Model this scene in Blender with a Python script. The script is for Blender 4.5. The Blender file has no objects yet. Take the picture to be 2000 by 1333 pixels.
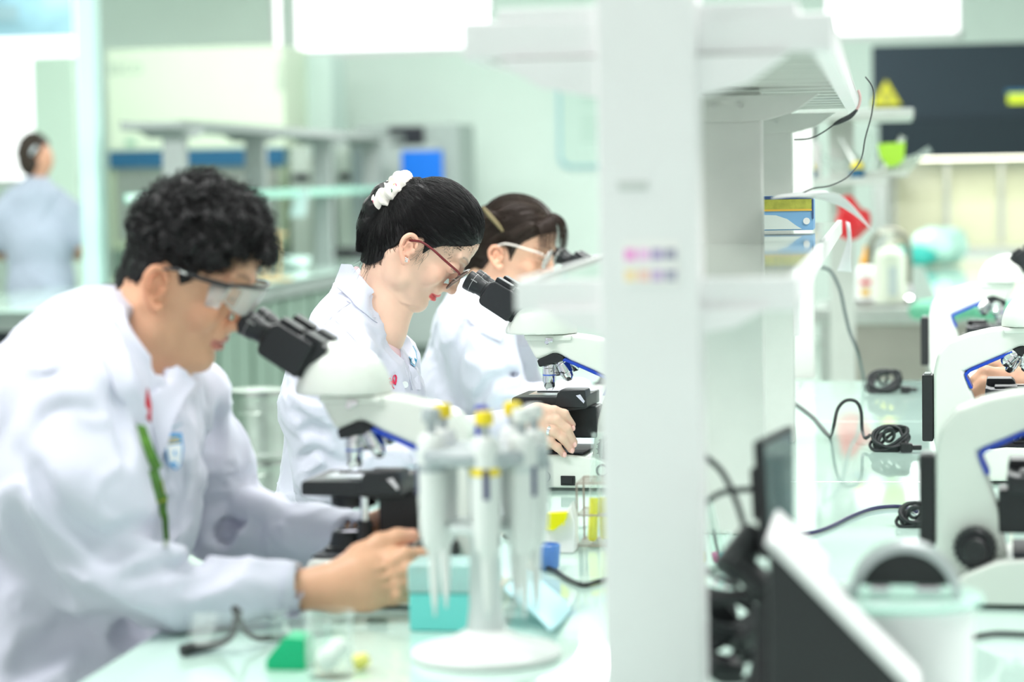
import bpy, bmesh, math, random
import numpy as np
from mathutils import Vector, Matrix, Euler
from mathutils.geometry import delaunay_2d_cdt
random.seed(7); RNG = np.random.default_rng(7)
SC = bpy.context.scene
COL = SC.collection

# ------------------------------------------------------------------ camera
FPX = 4722.0                      # focal length in pixels of the 2000 x 1333 frame (85 mm lens)
CAM_Z = 1.36                      # the bench tops lie at z = 0.80
BENCH = 0.80
YAW, PITCH, ROLL = math.radians(8.75), math.radians(3.92), math.radians(-1.0)
CR = Matrix.Rotation(YAW, 3, 'Z') @ Matrix.Rotation(math.pi/2 - PITCH, 3, 'X') @ Matrix.Rotation(ROLL, 3, 'Z')
CPOS = Vector((0, 0, CAM_Z))
cam = bpy.data.cameras.new('camera'); camo = bpy.data.objects.new('camera', cam); COL.objects.link(camo)
camo.matrix_world = Matrix.Translation(CPOS) @ CR.to_4x4()
cam.sensor_width = 36; cam.lens = FPX*36/2000; cam.clip_start = .05; cam.clip_end = 200
cam.dof.use_dof = True; cam.dof.focus_distance = 4.28; cam.dof.aperture_fstop = 2.9
SC.camera = camo

# ------------------------------------------------------------------ world, lights, exposure
w = bpy.data.worlds.new('world'); SC.world = w; w.use_nodes = True
bg = w.node_tree.nodes['Background']; bg.inputs[0].default_value = (1.0, .985, 1.0, 1); bg.inputs[1].default_value = .72
SC.view_settings.view_transform = 'Standard'; SC.view_settings.look = 'None'
SC.view_settings.gamma = 1; SC.view_settings.use_curve_mapping = False
SC.view_settings.exposure = 0.2
def area(name, loc, size, power, rot=(0, 0, 0), col=(1, 1, 1)):
    l = bpy.data.lights.new(name, 'AREA'); l.shape = 'RECTANGLE'; l.size, l.size_y = size; l.energy = power; l.color = col
    o = bpy.data.objects.new(name, l); o.location = loc; o.rotation_euler = rot; COL.objects.link(o); return o
LAMPS = [(-2.2, 2.2), (-.6, 5.0), (1.6, 3.0), (-3.6, 9.5), (.6, 10.5), (-2.0, 15.0), (-5.0, 16.5), (-6.2, 11.5)]
for (x, y) in LAMPS:                                  # ceiling lamps; the last two are fills added to brighten the back-left wall
    area('ceiling_and_fill_light', (x, y, 3.31), (2.2, .6), 88 if y < 6 else (30 if x < -4 else 165), col=(1, .965, .975))

# ------------------------------------------------------------------ pixel helper: a real place from a measured direction and distance
def P(px, py, d):
    return CPOS + CR @ Vector(((px-1000)/FPX*d, -(py-666.5)/FPX*d, -d))
def on_z(px, py, z=BENCH):
    r = CR @ Vector(((px-1000)/FPX, -(py-666.5)/FPX, -1)); t = (z-CAM_Z)/r.z
    return CPOS + r*t
def bench_depth(py, px=1000, z=BENCH):
    q = on_z(px, py, z); return -(CR.transposed() @ (q-CPOS)).z

# ------------------------------------------------------------------ materials
def mat(name, col, rough=.5, metal=0., spec=.5, emit=0, noise=0, nscale=30, bump=0, bscale=200, trans=0, ior=1.45, coat=0, sss=0, alpha=1, sheen=0, attr=None):
    m = bpy.data.materials.new(name); m.use_nodes = True; nt = m.node_tree; b = nt.nodes['Principled BSDF']
    b.inputs['Base Color'].default_value = (*col, 1); b.inputs['Roughness'].default_value = rough
    b.inputs['Metallic'].default_value = metal; b.inputs['Specular IOR Level'].default_value = spec
    b.inputs['Transmission Weight'].default_value = trans; b.inputs['IOR'].default_value = ior
    b.inputs['Coat Weight'].default_value = coat; b.inputs['Alpha'].default_value = alpha
    b.inputs['Sheen Weight'].default_value = sheen
    if sss: b.inputs['Subsurface Weight'].default_value = sss; b.inputs['Subsurface Scale'].default_value = .008; b.inputs['Subsurface Radius'].default_value = (1, .35, .2)
    if emit: b.inputs['Emission Color'].default_value = (*col, 1); b.inputs['Emission Strength'].default_value = emit
    tc = nt.nodes.new('ShaderNodeTexCoord')
    src = None
    if attr:
        a = nt.nodes.new('ShaderNodeAttribute'); a.attribute_name = attr; src = a.outputs['Color']; nt.links.new(src, b.inputs['Base Color'])
    if noise:
        n = nt.nodes.new('ShaderNodeTexNoise'); n.inputs['Scale'].default_value = nscale; n.inputs['Detail'].default_value = 5
        nt.links.new(tc.outputs['Object'], n.inputs['Vector'])
        mr = nt.nodes.new('ShaderNodeMapRange'); mr.inputs[1].default_value = .3; mr.inputs[2].default_value = .7
        mr.inputs[3].default_value = 1-noise; mr.inputs[4].default_value = 1+noise*.4
        nt.links.new(n.outputs['Fac'], mr.inputs[0])
        mx = nt.nodes.new('ShaderNodeVectorMath'); mx.operation = 'MULTIPLY'
        if src: nt.links.new(src, mx.inputs[0])
        else: mx.inputs[0].default_value = col
        nt.links.new(mr.outputs[0], mx.inputs[1]); nt.links.new(mx.outputs[0], b.inputs['Base Color'])
    if bump:
        n = nt.nodes.new('ShaderNodeTexNoise'); n.inputs['Scale'].default_value = bscale; n.inputs['Detail'].default_value = 4
        nt.links.new(tc.outputs['Object'], n.inputs['Vector'])
        bp = nt.nodes.new('ShaderNodeBump'); bp.inputs['Strength'].default_value = bump; bp.inputs['Distance'].default_value = .002
        nt.links.new(n.outputs['Fac'], bp.inputs['Height']); nt.links.new(bp.outputs[0], b.inputs['Normal'])
    return m
def clear_mat(name, col=(1, 1, 1), amount=.8, rough=.03, graze=.6):
    """thin clear plastic / glass sheet: see-through with a reflective skin"""
    m = bpy.data.materials.new(name); m.use_nodes = True; nt = m.node_tree; nt.nodes.clear()
    out = nt.nodes.new('ShaderNodeOutputMaterial'); t = nt.nodes.new('ShaderNodeBsdfTransparent'); t.inputs[0].default_value = (*col, 1)
    p = nt.nodes.new('ShaderNodeBsdfPrincipled'); p.inputs['Base Color'].default_value = (*col, 1); p.inputs['Roughness'].default_value = rough
    lw = nt.nodes.new('ShaderNodeLayerWeight'); lw.inputs[0].default_value = .25
    mr = nt.nodes.new('ShaderNodeMapRange'); mr.inputs[3].default_value = 1-amount; mr.inputs[4].default_value = min(1, 1-amount+graze)
    nt.links.new(lw.outputs['Fresnel'], mr.inputs[0])
    mx = nt.nodes.new('ShaderNodeMixShader'); nt.links.new(mr.outputs[0], mx.inputs[0]); nt.links.new(t.outputs[0], mx.inputs[1]); nt.links.new(p.outputs[0], mx.inputs[2])
    nt.links.new(mx.outputs[0], out.inputs[0]); return m
M = {}
M['wall'] = mat('mint wall paint', (.84, .96, .89), .6, noise=.03, nscale=2)
M['wallc'] = mat('cream green panel', (.82, .94, .74), .5, noise=.02, nscale=3)
M['ceil'] = mat('ceiling paint', (.86, .92, .88), .8)
M['floor'] = mat('floor tile glaze', (.50, .62, .55), .25, noise=.08, nscale=4)
M['white'] = mat('white coated metal', (.87, .86, .865), .35, noise=.02, nscale=8)
M['post'] = mat('pale grey powder coat', (.66, .69, .65), .45, noise=.04, nscale=20)
M['postg'] = mat('grey powder coat', (.27, .30, .29), .5, noise=.04, nscale=12)
M['glasstop'] = mat('mint back-painted glass', (.60, .80, .72), .04, spec=.6, coat=.3)
M['glassedge'] = mat('green glass edge', (.30, .62, .50), .15)
M['shelfg'] = mat('glossy shelf sheet', (.66, .72, .66), .06, spec=.6, coat=.3)
M['scope'] = mat('ivory microscope enamel', (.83, .86, .80), .28, noise=.015, nscale=20, coat=.3)
M['scopeb'] = mat('black microscope plastic', (.016, .018, .021), .38, bump=.15, bscale=900)
M['black'] = mat('black plastic', (.018, .019, .021), .42)
M['rubber'] = mat('matt black rubber', (.02, .021, .023), .6)
M['cable'] = mat('black cable sheath', (.02, .024, .026), .45)
M['chrome'] = mat('polished chrome', (.82, .83, .84), .14, metal=1)
M['steel'] = mat('brushed steel', (.62, .65, .62), .3, metal=1, noise=.08, nscale=40)
M['blue'] = mat('cobalt blue band', (.01, .06, .52), .35)
M['lens'] = mat('dark lens glass', (.02, .02, .03), .05)
M['slide'] = clear_mat('slide glass', (.95, 1, .98), .7)
M['clear'] = clear_mat('clear plastic', (.97, 1, .99), .88)
M['glass'] = clear_mat('clear glass', (.93, .98, .96), .8)
M['thin'] = clear_mat('thin clear glass', (.97, .995, .985), .96, .03, .22)
M['dark'] = mat('dark navy steel', (.022, .034, .046), .6, spec=.3)
M['darkgap'] = mat('black trim and knee-space shade', (.012, .014, .022), .6)  # black trim colour; also paints the shade in the far bench's knee space
M['cabg'] = mat('grey green cabinet door', (.17, .25, .20), .4, noise=.05, nscale=5)
M['blued'] = mat('deep blue sash', (.02, .13, .26), .5)

# ------------------------------------------------------------------ mesh building
class MB:
    def __init__(s): s.bm = bmesh.new()
    def _add(s, fn, mtx=None):
        b = bmesh.new(); fn(b)
        if mtx is not None: bmesh.ops.transform(b, matrix=mtx, verts=b.verts)
        me = bpy.data.meshes.new('t'); b.to_mesh(me); b.free(); s.bm.from_mesh(me); bpy.data.meshes.remove(me); return s
    def box(s, lo, hi, bev=0, seg=2, mtx=None):
        lo, hi = Vector(lo), Vector(hi)
        def f(b):
            bmesh.ops.create_cube(b, size=1)
            for v in b.verts: v.co = Vector([(lo[i]+hi[i])/2 + v.co[i]*(hi[i]-lo[i]) for i in range(3)])
            if bev: bmesh.ops.bevel(b, geom=b.edges[:], offset=bev, segments=seg, affect='EDGES', profile=.5)
        return s._add(f, mtx)
    def prism(s, poly, y0, y1, bev=0, seg=2, mtx=None):
        """outline in the x-z plane, pushed along y"""
        def f(b):
            vs = [b.verts.new((x, y0, z)) for x, z in poly]; fc = b.faces.new(vs)
            r = bmesh.ops.extrude_face_region(b, geom=[fc])
            for v in [g for g in r['geom'] if isinstance(g, bmesh.types.BMVert)]: v.co.y = y1
            bmesh.ops.recalc_face_normals(b, faces=b.faces[:])
            if bev:
                es = [e for e in b.edges if len(e.link_faces) == 2 and e.calc_face_angle(0) > .35]
                bmesh.ops.bevel(b, geom=es, offset=bev, segments=seg, affect='EDGES', profile=.5, clamp_overlap=True)
        return s._add(f, mtx)
    def lathe(s, prof, n=32, mtx=None, cap=True):
        """prof: (r, z) list about the z axis"""
        def f(b):
            rings = []
            for r, z in prof:
                if r < 1e-6: rings.append([b.verts.new((0, 0, z))])
                else: rings.append([b.verts.new((r*math.cos(2*math.pi*i/n), r*math.sin(2*math.pi*i/n), z)) for i in range(n)])
            for a, c in zip(rings[:-1], rings[1:]):
                if len(a) == 1 and len(c) == 1: continue
                for i in range(n):
                    j = (i+1) % n
                    if len(a) == 1: b.faces.new((a[0], c[i], c[j]))
                    elif len(c) == 1: b.faces.new((a[i], a[j], c[0]))
                    else: b.faces.new((a[i], a[j], c[j], c[i]))
            if cap:
                for k in (0, -1):
                    if len(rings[k]) > 1:
                        try: b.faces.new(rings[k])
                        except ValueError: pass
            bmesh.ops.recalc_face_normals(b, faces=b.faces[:])
        return s._add(f, mtx)
    def cyl(s, p0, p1, r0, r1=None, n=24, bev=0):
        p0, p1 = Vector(p0), Vector(p1); L = (p1-p0).length; r1 = r0 if r1 is None else r1
        q = (p1-p0).to_track_quat('Z', 'Y'); m = Matrix.Translation(p0) @ q.to_matrix().to_4x4()
        pr = [(r0, 0), (r1, L)] if not bev else [(r0-bev, 0), (r0, bev), (r1, L-bev), (r1-bev, L)]
        return s.lathe(pr, n, m)
    def ring(s, p0, p1, ro, ri, n=32):
        p0, p1 = Vector(p0), Vector(p1); L = (p1-p0).length
        q = (p1-p0).to_track_quat('Z', 'Y'); m = Matrix.Translation(p0) @ q.to_matrix().to_4x4()
        return s.lathe([(ri, 0), (ro, 0), (ro, L), (ri, L), (ri, 0)], n, m, cap=False)
    def ball(s, c, r, n=20, sc=(1, 1, 1), mtx=None):
        m = Matrix.Translation(c) @ Matrix.Diagonal((*[r*k for k in sc], 1))
        if mtx is not None: m = mtx @ m
        def f(b): bmesh.ops.create_uvsphere(b, u_segments=n, v_segments=max(6, n*2//3), radius=1)
        return s._add(f, m)
    def tube(s, pts, r, n=8, closed=False, smooth=4):
        """round tube through points; r a number or a list"""
        p = np.array([list(q) for q in pts], float)
        if smooth > 1 and len(p) > 2: p, rr = spline(p, r, smooth, closed)
        else: rr = np.full(len(p), r) if np.isscalar(r) else np.array(r, float)
        V, Fc = tube_arrays(p, rr, n, closed)
        def f(b):
            vs = [b.verts.new(v) for v in V]
            for q in Fc:
                try: b.faces.new([vs[i] for i in q])
                except ValueError: pass
        return s._add(f)
    def quad(s, pts):
        def f(b): b.faces.new([b.verts.new(p) for p in pts])
        return s._add(f)
    def build(s, name, m, parent=None, world=False, ang=38):
        me = bpy.data.meshes.new(name); s.bm.to_mesh(me); s.bm.free()
        o = link(name, me, m, parent, world, ang)
        if ang < 180 and len(me.vertices) < 4000:
            wn = o.modifiers.new('face weighted normals', 'WEIGHTED_NORMAL'); wn.keep_sharp = True
        return o
def link(name, me, m, parent=None, world=False, ang=38):
    me.materials.append(m)
    me.polygons.foreach_set('use_smooth', [True]*len(me.polygons))
    if ang < 180: me.set_sharp_from_angle(angle=math.radians(ang))
    o = bpy.data.objects.new(name, me); COL.objects.link(o)
    if parent:
        o.parent = parent
        if world: o.matrix_parent_inverse = lm(parent).inverted()
    return o
def lm(o):
    m = Matrix.LocRotScale(o.location, o.rotation_euler, o.scale)
    if o.parent: m = lm(o.parent) @ o.matrix_parent_inverse @ m
    return m
def spline(p, r, k, closed=False):
    n = len(p); rr = np.full(n, r, float) if np.isscalar(r) else np.array(r, float)
    q = np.c_[p, rr]; out = []
    rng = range(n) if closed else range(n-1)
    for i in rng:
        if closed: a, b, c, d = q[(i-1) % n], q[i], q[(i+1) % n], q[(i+2) % n]
        else: a, b, c, d = q[max(i-1, 0)], q[i], q[i+1], q[min(i+2, n-1)]
        for t in np.arange(k)/k:
            out.append(.5*((2*b)+(-a+c)*t+(2*a-5*b+4*c-d)*t*t+(-a+3*b-3*c+d)*t**3))
    if not closed: out.append(q[-1])
    o = np.array(out); return o[:, :3], np.maximum(o[:, 3], 1e-5)
def tube_arrays(p, rr, n=8, closed=False):
    m = len(p); T = np.gradient(p, axis=0) if not closed else (np.roll(p, -1, 0)-np.roll(p, 1, 0))
    T /= np.linalg.norm(T, axis=1, keepdims=True)+1e-12
    N = np.zeros_like(p); a = np.array([0, 0, 1.]) if abs(T[0][2]) < .9 else np.array([1., 0, 0])
    N[0] = np.cross(T[0], a); N[0] /= np.linalg.norm(N[0])
    for i in range(1, m):
        v = N[i-1]-T[i]*np.dot(N[i-1], T[i]); N[i] = v/(np.linalg.norm(v)+1e-12)
    B = np.cross(T, N); V = []
    for i in range(m):
        for j in range(n):
            t = 2*math.pi*j/n; V.append(p[i]+rr[i]*(math.cos(t)*N[i]+math.sin(t)*B[i]))
    Fc = []
    for i in range(m if closed else m-1):
        i2 = (i+1) % m
        for j in range(n):
            j2 = (j+1) % n; Fc.append((i*n+j, i*n+j2, i2*n+j2, i2*n+j))
    if not closed: Fc.append(tuple(range(n))[::-1]); Fc.append(tuple((m-1)*n+j for j in range(n)))
    return np.array(V), Fc

# ------------------------------------------------------------------ things
def tag(o, label=None, cat=None, group=None, kind=None):
    if label: o['label'] = label
    if cat: o['category'] = cat
    if group: o['group'] = group
    if kind: o['kind'] = kind
    return o
def thing(name, loc, label, cat, group=None, rz=0):
    o = bpy.data.objects.new(name, None); o.empty_display_size = .05; COL.objects.link(o)
    o.location = loc; o.rotation_euler = (0, 0, rz); return tag(o, label, cat, group)
def kids(o): return [c for c in bpy.data.objects if c.parent == o]
def dup(o, loc, rz, label, group=None, parent=None):
    c = o.copy(); COL.objects.link(c)
    if parent: c.parent = parent
    else:
        c.location = loc; c.rotation_euler = (0, 0, rz); tag(c, label, None, group)
    for k in kids(o):
        if k != c: dup(k, None, None, None, None, c)
    return c
def struct(o): o['kind'] = 'structure'; return o

def txt(s, size, loc, m, parent, rot=(math.pi/2, 0, 0), name='lettering', ex=.0006, world=False, mtx=None):
    c = bpy.data.curves.new(name, 'FONT'); c.body = s; c.size = size; c.extrude = ex; c.resolution_u = 2
    o = bpy.data.objects.new(name, c); COL.objects.link(o); me = bpy.data.meshes.new_from_object(o); bpy.data.objects.remove(o)
    me.transform(Matrix.Translation(loc) @ Euler(rot).to_matrix().to_4x4())
    if mtx is not None: me.transform(mtx)
    o = link(name, me, m, parent, world); o['kind'] = 'stuff'; return o

# ------------------------------------------------------------------ distance-field modelling (one continuous surface from blended forms)
def smin(a, b, k):
    h = np.maximum(k-np.abs(a-b), 0)/k
    return np.minimum(a, b)-h*h*k*.25
class Field:
    def __init__(s, lo, hi, h):
        s.lo = np.array(lo, float); s.h = h
        s.n = np.ceil((np.array(hi, float)-s.lo)/h).astype(int)+1
        s.f = np.full(s.n, .5, np.float32)
        s.ax = [(s.lo[i]+h*np.arange(s.n[i])).astype(np.float32) for i in range(3)]
    def region(s, lo, hi):
        a = np.clip(np.floor((np.array(lo)-s.lo)/s.h).astype(int), 0, s.n); b = np.clip(np.ceil((np.array(hi)-s.lo)/s.h).astype(int)+1, 0, s.n)
        sl = tuple(slice(a[i], b[i]) for i in range(3))
        if any(b[i] <= a[i] for i in range(3)): return None, None
        X, Y, Z = np.meshgrid(s.ax[0][sl[0]], s.ax[1][sl[1]], s.ax[2][sl[2]], indexing='ij')
        return sl, (X, Y, Z)
    def put(s, sl, d, k, mode='u'):
        if mode == 'u': s.f[sl] = smin(s.f[sl], d, k) if k > 0 else np.minimum(s.f[sl], d)
        else: s.f[sl] = -smin(-s.f[sl], d, max(k, 1e-4))
    def cap(s, a, b, ra, rb, k=.02, mode='u', sq=None):
        """tapered capsule; sq = (axis vector, factor): stretched by factor along that axis"""
        a, b = np.array(list(a), float), np.array(list(b), float); st = sq[1] if sq else 1
        m = max(ra, rb)*max(st, 1)+k+.02
        sl, G = s.region(np.minimum(a, b)-m, np.maximum(a, b)+m)
        if sl is None: return
        X, Y, Z = [G[i]-a[i] for i in range(3)]; v = b-a
        if sq:
            u = np.array(list(sq[0]), float); u /= np.linalg.norm(u); g = 1/st-1
            dt = (X*u[0]+Y*u[1]+Z*u[2])*g; X, Y, Z = X+dt*u[0], Y+dt*u[1], Z+dt*u[2]; v = v+u*np.dot(v, u)*g
        t = np.clip((X*v[0]+Y*v[1]+Z*v[2])/max(np.dot(v, v), 1e-9), 0, 1)
        d = np.sqrt((X-t*v[0])**2+(Y-t*v[1])**2+(Z-t*v[2])**2)-(ra+(rb-ra)*t)
        s.put(sl, d, k, mode)
    def chain(s, pts, rs, k=.02, mode='u', sq=None):
        for i in range(len(pts)-1): s.cap(pts[i], pts[i+1], rs[i], rs[i+1], k, mode, sq)
    def ell(s, c, r, k=.02, mode='u', R=None):
        c = np.array(list(c), float); r = np.array(r, float); m = r.max()+k+.01
        sl, G = s.region(c-m, c+m)
        if sl is None: return
        X, Y, Z = [G[i]-c[i] for i in range(3)]
        if R is not None:
            R = np.array(R); X, Y, Z = [R[0][i]*X+R[1][i]*Y+R[2][i]*Z for i in range(3)]
        k0 = np.sqrt((X/r[0])**2+(Y/r[1])**2+(Z/r[2])**2); k1 = np.sqrt((X/r[0]**2)**2+(Y/r[1]**2)**2+(Z/r[2]**2)**2)+1e-9
        s.put(sl, k0*(k0-1)/k1, k, mode)
    def fn(s, f, lo, hi, k=.02, mode='u'):
        sl, G = s.region(lo, hi)
        if sl is not None: s.put(sl, f(*G), k, mode)
    def warp(s, f, band=.03):
        """add f(x, y, z) to the field near the surface"""
        ix = np.argwhere(np.abs(s.f) < band); p = s.lo+ix*s.h
        s.f[tuple(ix.T)] += f(p[:, 0], p[:, 1], p[:, 2]).astype(np.float32)
    def val(s, p):
        q = (np.asarray(p, float)-s.lo)/s.h; q = np.clip(q, 0, s.n-1.001); i = np.floor(q).astype(int); t = q-i
        r = 0
        for dx in (0, 1):
            for dy in (0, 1):
                for dz in (0, 1):
                    wt = (t[:, 0] if dx else 1-t[:, 0])*(t[:, 1] if dy else 1-t[:, 1])*(t[:, 2] if dz else 1-t[:, 2])
                    r = r+wt*s.f[i[:, 0]+dx, i[:, 1]+dy, i[:, 2]+dz]
        return r
    def grad(s, p):
        e = s.h; g = np.stack([s.val(p+np.eye(3)[i]*e)-s.val(p-np.eye(3)[i]*e) for i in range(3)], 1)
        return g/(np.linalg.norm(g, axis=1, keepdims=True)+1e-9)
    def trace(s, px, py, d0, d1):
        """first hit along the sight line through each pixel; returns points"""
        px = np.asarray(px, float); py = np.asarray(py, float)
        R = np.array(CR); dr = np.stack([(px-1000)/FPX, -(py-666.5)/FPX, -np.ones_like(px)], 1) @ R.T
        o = np.array(CPOS); ds = np.arange(d0, d1, s.h*.6); hit = np.full(len(px), np.nan); prev = None
        for d in ds:
            v = s.val(o+dr*d)
            if prev is not None:
                m = np.isnan(hit) & (v <= 0) & (prev > 0); hit[m] = d-s.h*.6*(-v[m])/(prev[m]-v[m]+1e-9)
            prev = v
        ok = ~np.isnan(hit)
        if ok.any(): hit[~ok] = np.median(hit[ok])
        else: hit[:] = (d0+d1)/2
        return o+dr*hit[:, None], hit, dr
    def mesh(s):
        f = s.f; ins = f < 0
        c = sum(ins[a:s.n[0]-1+a, b:s.n[1]-1+b, d:s.n[2]-1+d].astype(np.uint8) for a in (0, 1) for b in (0, 1) for d in (0, 1))
        act = (c > 0) & (c < 8); ix = np.argwhere(act); cid = np.full(act.shape, -1, np.int32); cid[tuple(ix.T)] = np.arange(len(ix))
        cor = [(a, b, d) for a in (0, 1) for b in (0, 1) for d in (0, 1)]
        val = {q: f[ix[:, 0]+q[0], ix[:, 1]+q[1], ix[:, 2]+q[2]] for q in cor}
        S = np.zeros((len(ix), 3)); N = np.zeros(len(ix))
        for q in cor:
            for a in range(3):
                if q[a] == 0:
                    q2 = tuple(1 if i == a else q[i] for i in range(3)); va, vb = val[q], val[q2]
                    m = (va < 0) != (vb < 0); t = np.where(m, va/np.where(m, va-vb, 1), 0)
                    pt = np.tile(np.array(q, float), (len(ix), 1)); pt[:, a] += t
                    S += pt*m[:, None]; N += m
        V = s.lo+(ix+S/np.maximum(N, 1)[:, None])*s.h
        Fs = []
        for a in range(3):
            b, c2 = (a+1) % 3, (a+2) % 3
            sh = [slice(None)]*3; sh2 = [slice(None)]*3; sh[a] = slice(0, -1); sh2[a] = slice(1, None)
            A, B = ins[tuple(sh)], ins[tuple(sh2)]; e = np.argwhere(A != B)
            e = e[(e[:, b] > 0) & (e[:, c2] > 0) & (e[:, b] < s.n[b]-1) & (e[:, c2] < s.n[c2]-1)]
            flip = A[tuple(e.T)]
            def cell(db, dc):
                q = e.copy(); q[:, b] += db; q[:, c2] += dc; return cid[tuple(q.T)]
            Q = np.stack([cell(-1, -1), cell(0, -1), cell(0, 0), cell(-1, 0)], 1)
            Q[~flip] = Q[~flip][:, ::-1]; Fs.append(Q)
        return V, np.concatenate(Fs)
def arr_mesh(name, V, Fq, cols=None):
    me = bpy.data.meshes.new(name); me.vertices.add(len(V)); me.vertices.foreach_set('co', np.asarray(V, np.float32).ravel())
    n = Fq.shape[1]; me.loops.add(Fq.size); me.loops.foreach_set('vertex_index', Fq.astype(np.int32).ravel())
    me.polygons.add(len(Fq)); me.polygons.foreach_set('loop_start', np.arange(0, Fq.size, n, dtype=np.int32))
    try: me.polygons.foreach_set('loop_total', np.full(len(Fq), n, np.int32))
    except Exception: pass
    me.update(calc_edges=True); me.validate()
    if cols is not None:
        ca = me.color_attributes.new('tint', 'FLOAT_COLOR', 'POINT'); ca.data.foreach_set('color', np.c_[cols, np.ones(len(cols))].astype(np.float32).ravel())
    return me
def vnoise(p, sc, seed=0):
    """smooth value noise, vectorised"""
    q = p*sc; i = np.floor(q).astype(np.int64); t = q-i; t = t*t*(3-2*t); r = 0
    for dx in (0, 1):
        for dy in (0, 1):
            for dz in (0, 1):
                h = (i[:, 0]+dx)*374761393+(i[:, 1]+dy)*668265263+(i[:, 2]+dz)*2147483647+seed*974711; h = (h ^ (h >> 13))*1274126177; h = (h ^ (h >> 16)) & 0xffff
                wt = (t[:, 0] if dx else 1-t[:, 0])*(t[:, 1] if dy else 1-t[:, 1])*(t[:, 2] if dz else 1-t[:, 2])
                r = r+wt*(h/65535.0)
    return r*2-1
def strands_mesh(name, paths, r):
    """paths (N, m, 3): thin three-sided hairs tapered to the tip"""
    N, m, _ = paths.shape; T = np.gradient(paths, axis=1); T /= np.linalg.norm(T, axis=2, keepdims=True)+1e-12
    up = np.array([.31, .87, .38]); A = np.cross(T, up); A /= np.linalg.norm(A, axis=2, keepdims=True)+1e-9; B = np.cross(T, A)
    tp = (1-np.linspace(0, 1, m)**2*.7)[None, :, None]*r
    ring = [paths+tp*(math.cos(t)*A+math.sin(t)*B) for t in (0, 2.094, 4.189)]
    V = np.stack(ring, 2).reshape(-1, 3); base = (np.arange(N)*m*3)[:, None, None]; i = (np.arange(m-1)*3)[None, :, None]; j = np.arange(3)[None, None, :]; j2 = (j+1) % 3
    Q = np.stack([base+i+j, base+i+j2, base+i+3+j2, base+i+3+j], -1).reshape(-1, 4)
    return arr_mesh(name, V, Q)
def patch(name, fld, poly, step, off, thick, m, parent, d0, d1, holes=None, smooth=0, offf=None, bridge=0):
    """cloth or print laid on a modelled surface: outline given by measured sight lines, thickness real"""
    poly = [Vector(p) for p in poly]; pts = list(poly); n0 = len(pts)
    P2 = [];
    for i in range(n0):
        a, b = poly[i], poly[(i+1) % n0]; k = max(1, int((b-a).length/step))
        P2 += [a.lerp(b, t/k) for t in range(k)]
    nb = len(P2); edges = [(i, (i+1) % nb) for i in range(nb)]
    xs = [p.x for p in P2]; ys = [p.y for p in P2]; g = []
    A = np.array([[p.x, p.y] for p in P2])
    def inside(x, y):
        c = False; j = nb-1
        for i in range(nb):
            if (A[i, 1] > y) != (A[j, 1] > y) and x < (A[j, 0]-A[i, 0])*(y-A[i, 1])/(A[j, 1]-A[i, 1])+A[i, 0]: c = not c
            j = i
        return c
    yy = min(ys)+step/2
    while yy < max(ys):
        xx = min(xs)+step/2
        while xx < max(xs):
            if inside(xx, yy) and np.min((A[:, 0]-xx)**2+(A[:, 1]-yy)**2) > (step*.5)**2: g.append(Vector((xx, yy)))
            xx += step
        yy += step
    out = delaunay_2d_cdt(P2+g, edges, [], 1, 1e-4); V2, F2 = out[0], out[2]
    px = np.array([v.x for v in V2]); py = np.array([v.y for v in V2])
    pt, hit, dr = fld.trace(px, py, d0, d1)
    if bridge:
        D = (px[:, None]-px[None])**2+(py[:, None]-py[None])**2; hb = np.array([np.percentile(hit[D[i] < bridge**2], 22) for i in range(len(px))]); hit = np.minimum(hit, hb+.004)
        pt = np.array(CPOS)+dr*hit[:, None]; smooth = max(smooth, 2)
    if smooth:
        for _ in range(smooth):
            D = (px[:, None]-px[None])**2+(py[:, None]-py[None])**2; W = np.exp(-D/(2*(step*1.6)**2)); hit = (W@hit)/W.sum(1)
        pt = np.array(CPOS)+dr*hit[:, None]
    nr = fld.grad(pt); face = (nr*dr).sum(1) > -.05; nr[face] = -dr[face]/np.linalg.norm(dr[face], axis=1, keepdims=True)
    o_ = off if offf is None else offf(px, py)
    o_ = np.broadcast_to(o_, (len(pt),)); nr = nr*.45-dr/np.linalg.norm(dr, axis=1, keepdims=True)*.55; nr /= np.linalg.norm(nr, axis=1, keepdims=True); top = pt+nr*(o_+thick)[:, None]; bot = pt+nr*o_[:, None]
    me = bpy.data.meshes.new(name); n = len(pt)
    tris = [tuple(f) for f in F2]; ed = {}
    for f in tris:
        for i in range(len(f)):
            a, b = f[i], f[(i+1) % len(f)]; ed[(a, b)] = 1
    bd = [e for e in ed if (e[1], e[0]) not in ed]
    faces = tris+[tuple(n+i for i in f[::-1]) for f in tris]+[(b, a, n+a, n+b) for a, b in bd]
    me.from_pydata([tuple(v) for v in top]+[tuple(v) for v in bot], [], faces); me.update()
    b = bmesh.new(); b.from_mesh(me); bmesh.ops.recalc_face_normals(b, faces=b.faces[:]); b.to_mesh(me); b.free()
    return link(name, me, m, parent, True, 50)
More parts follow.
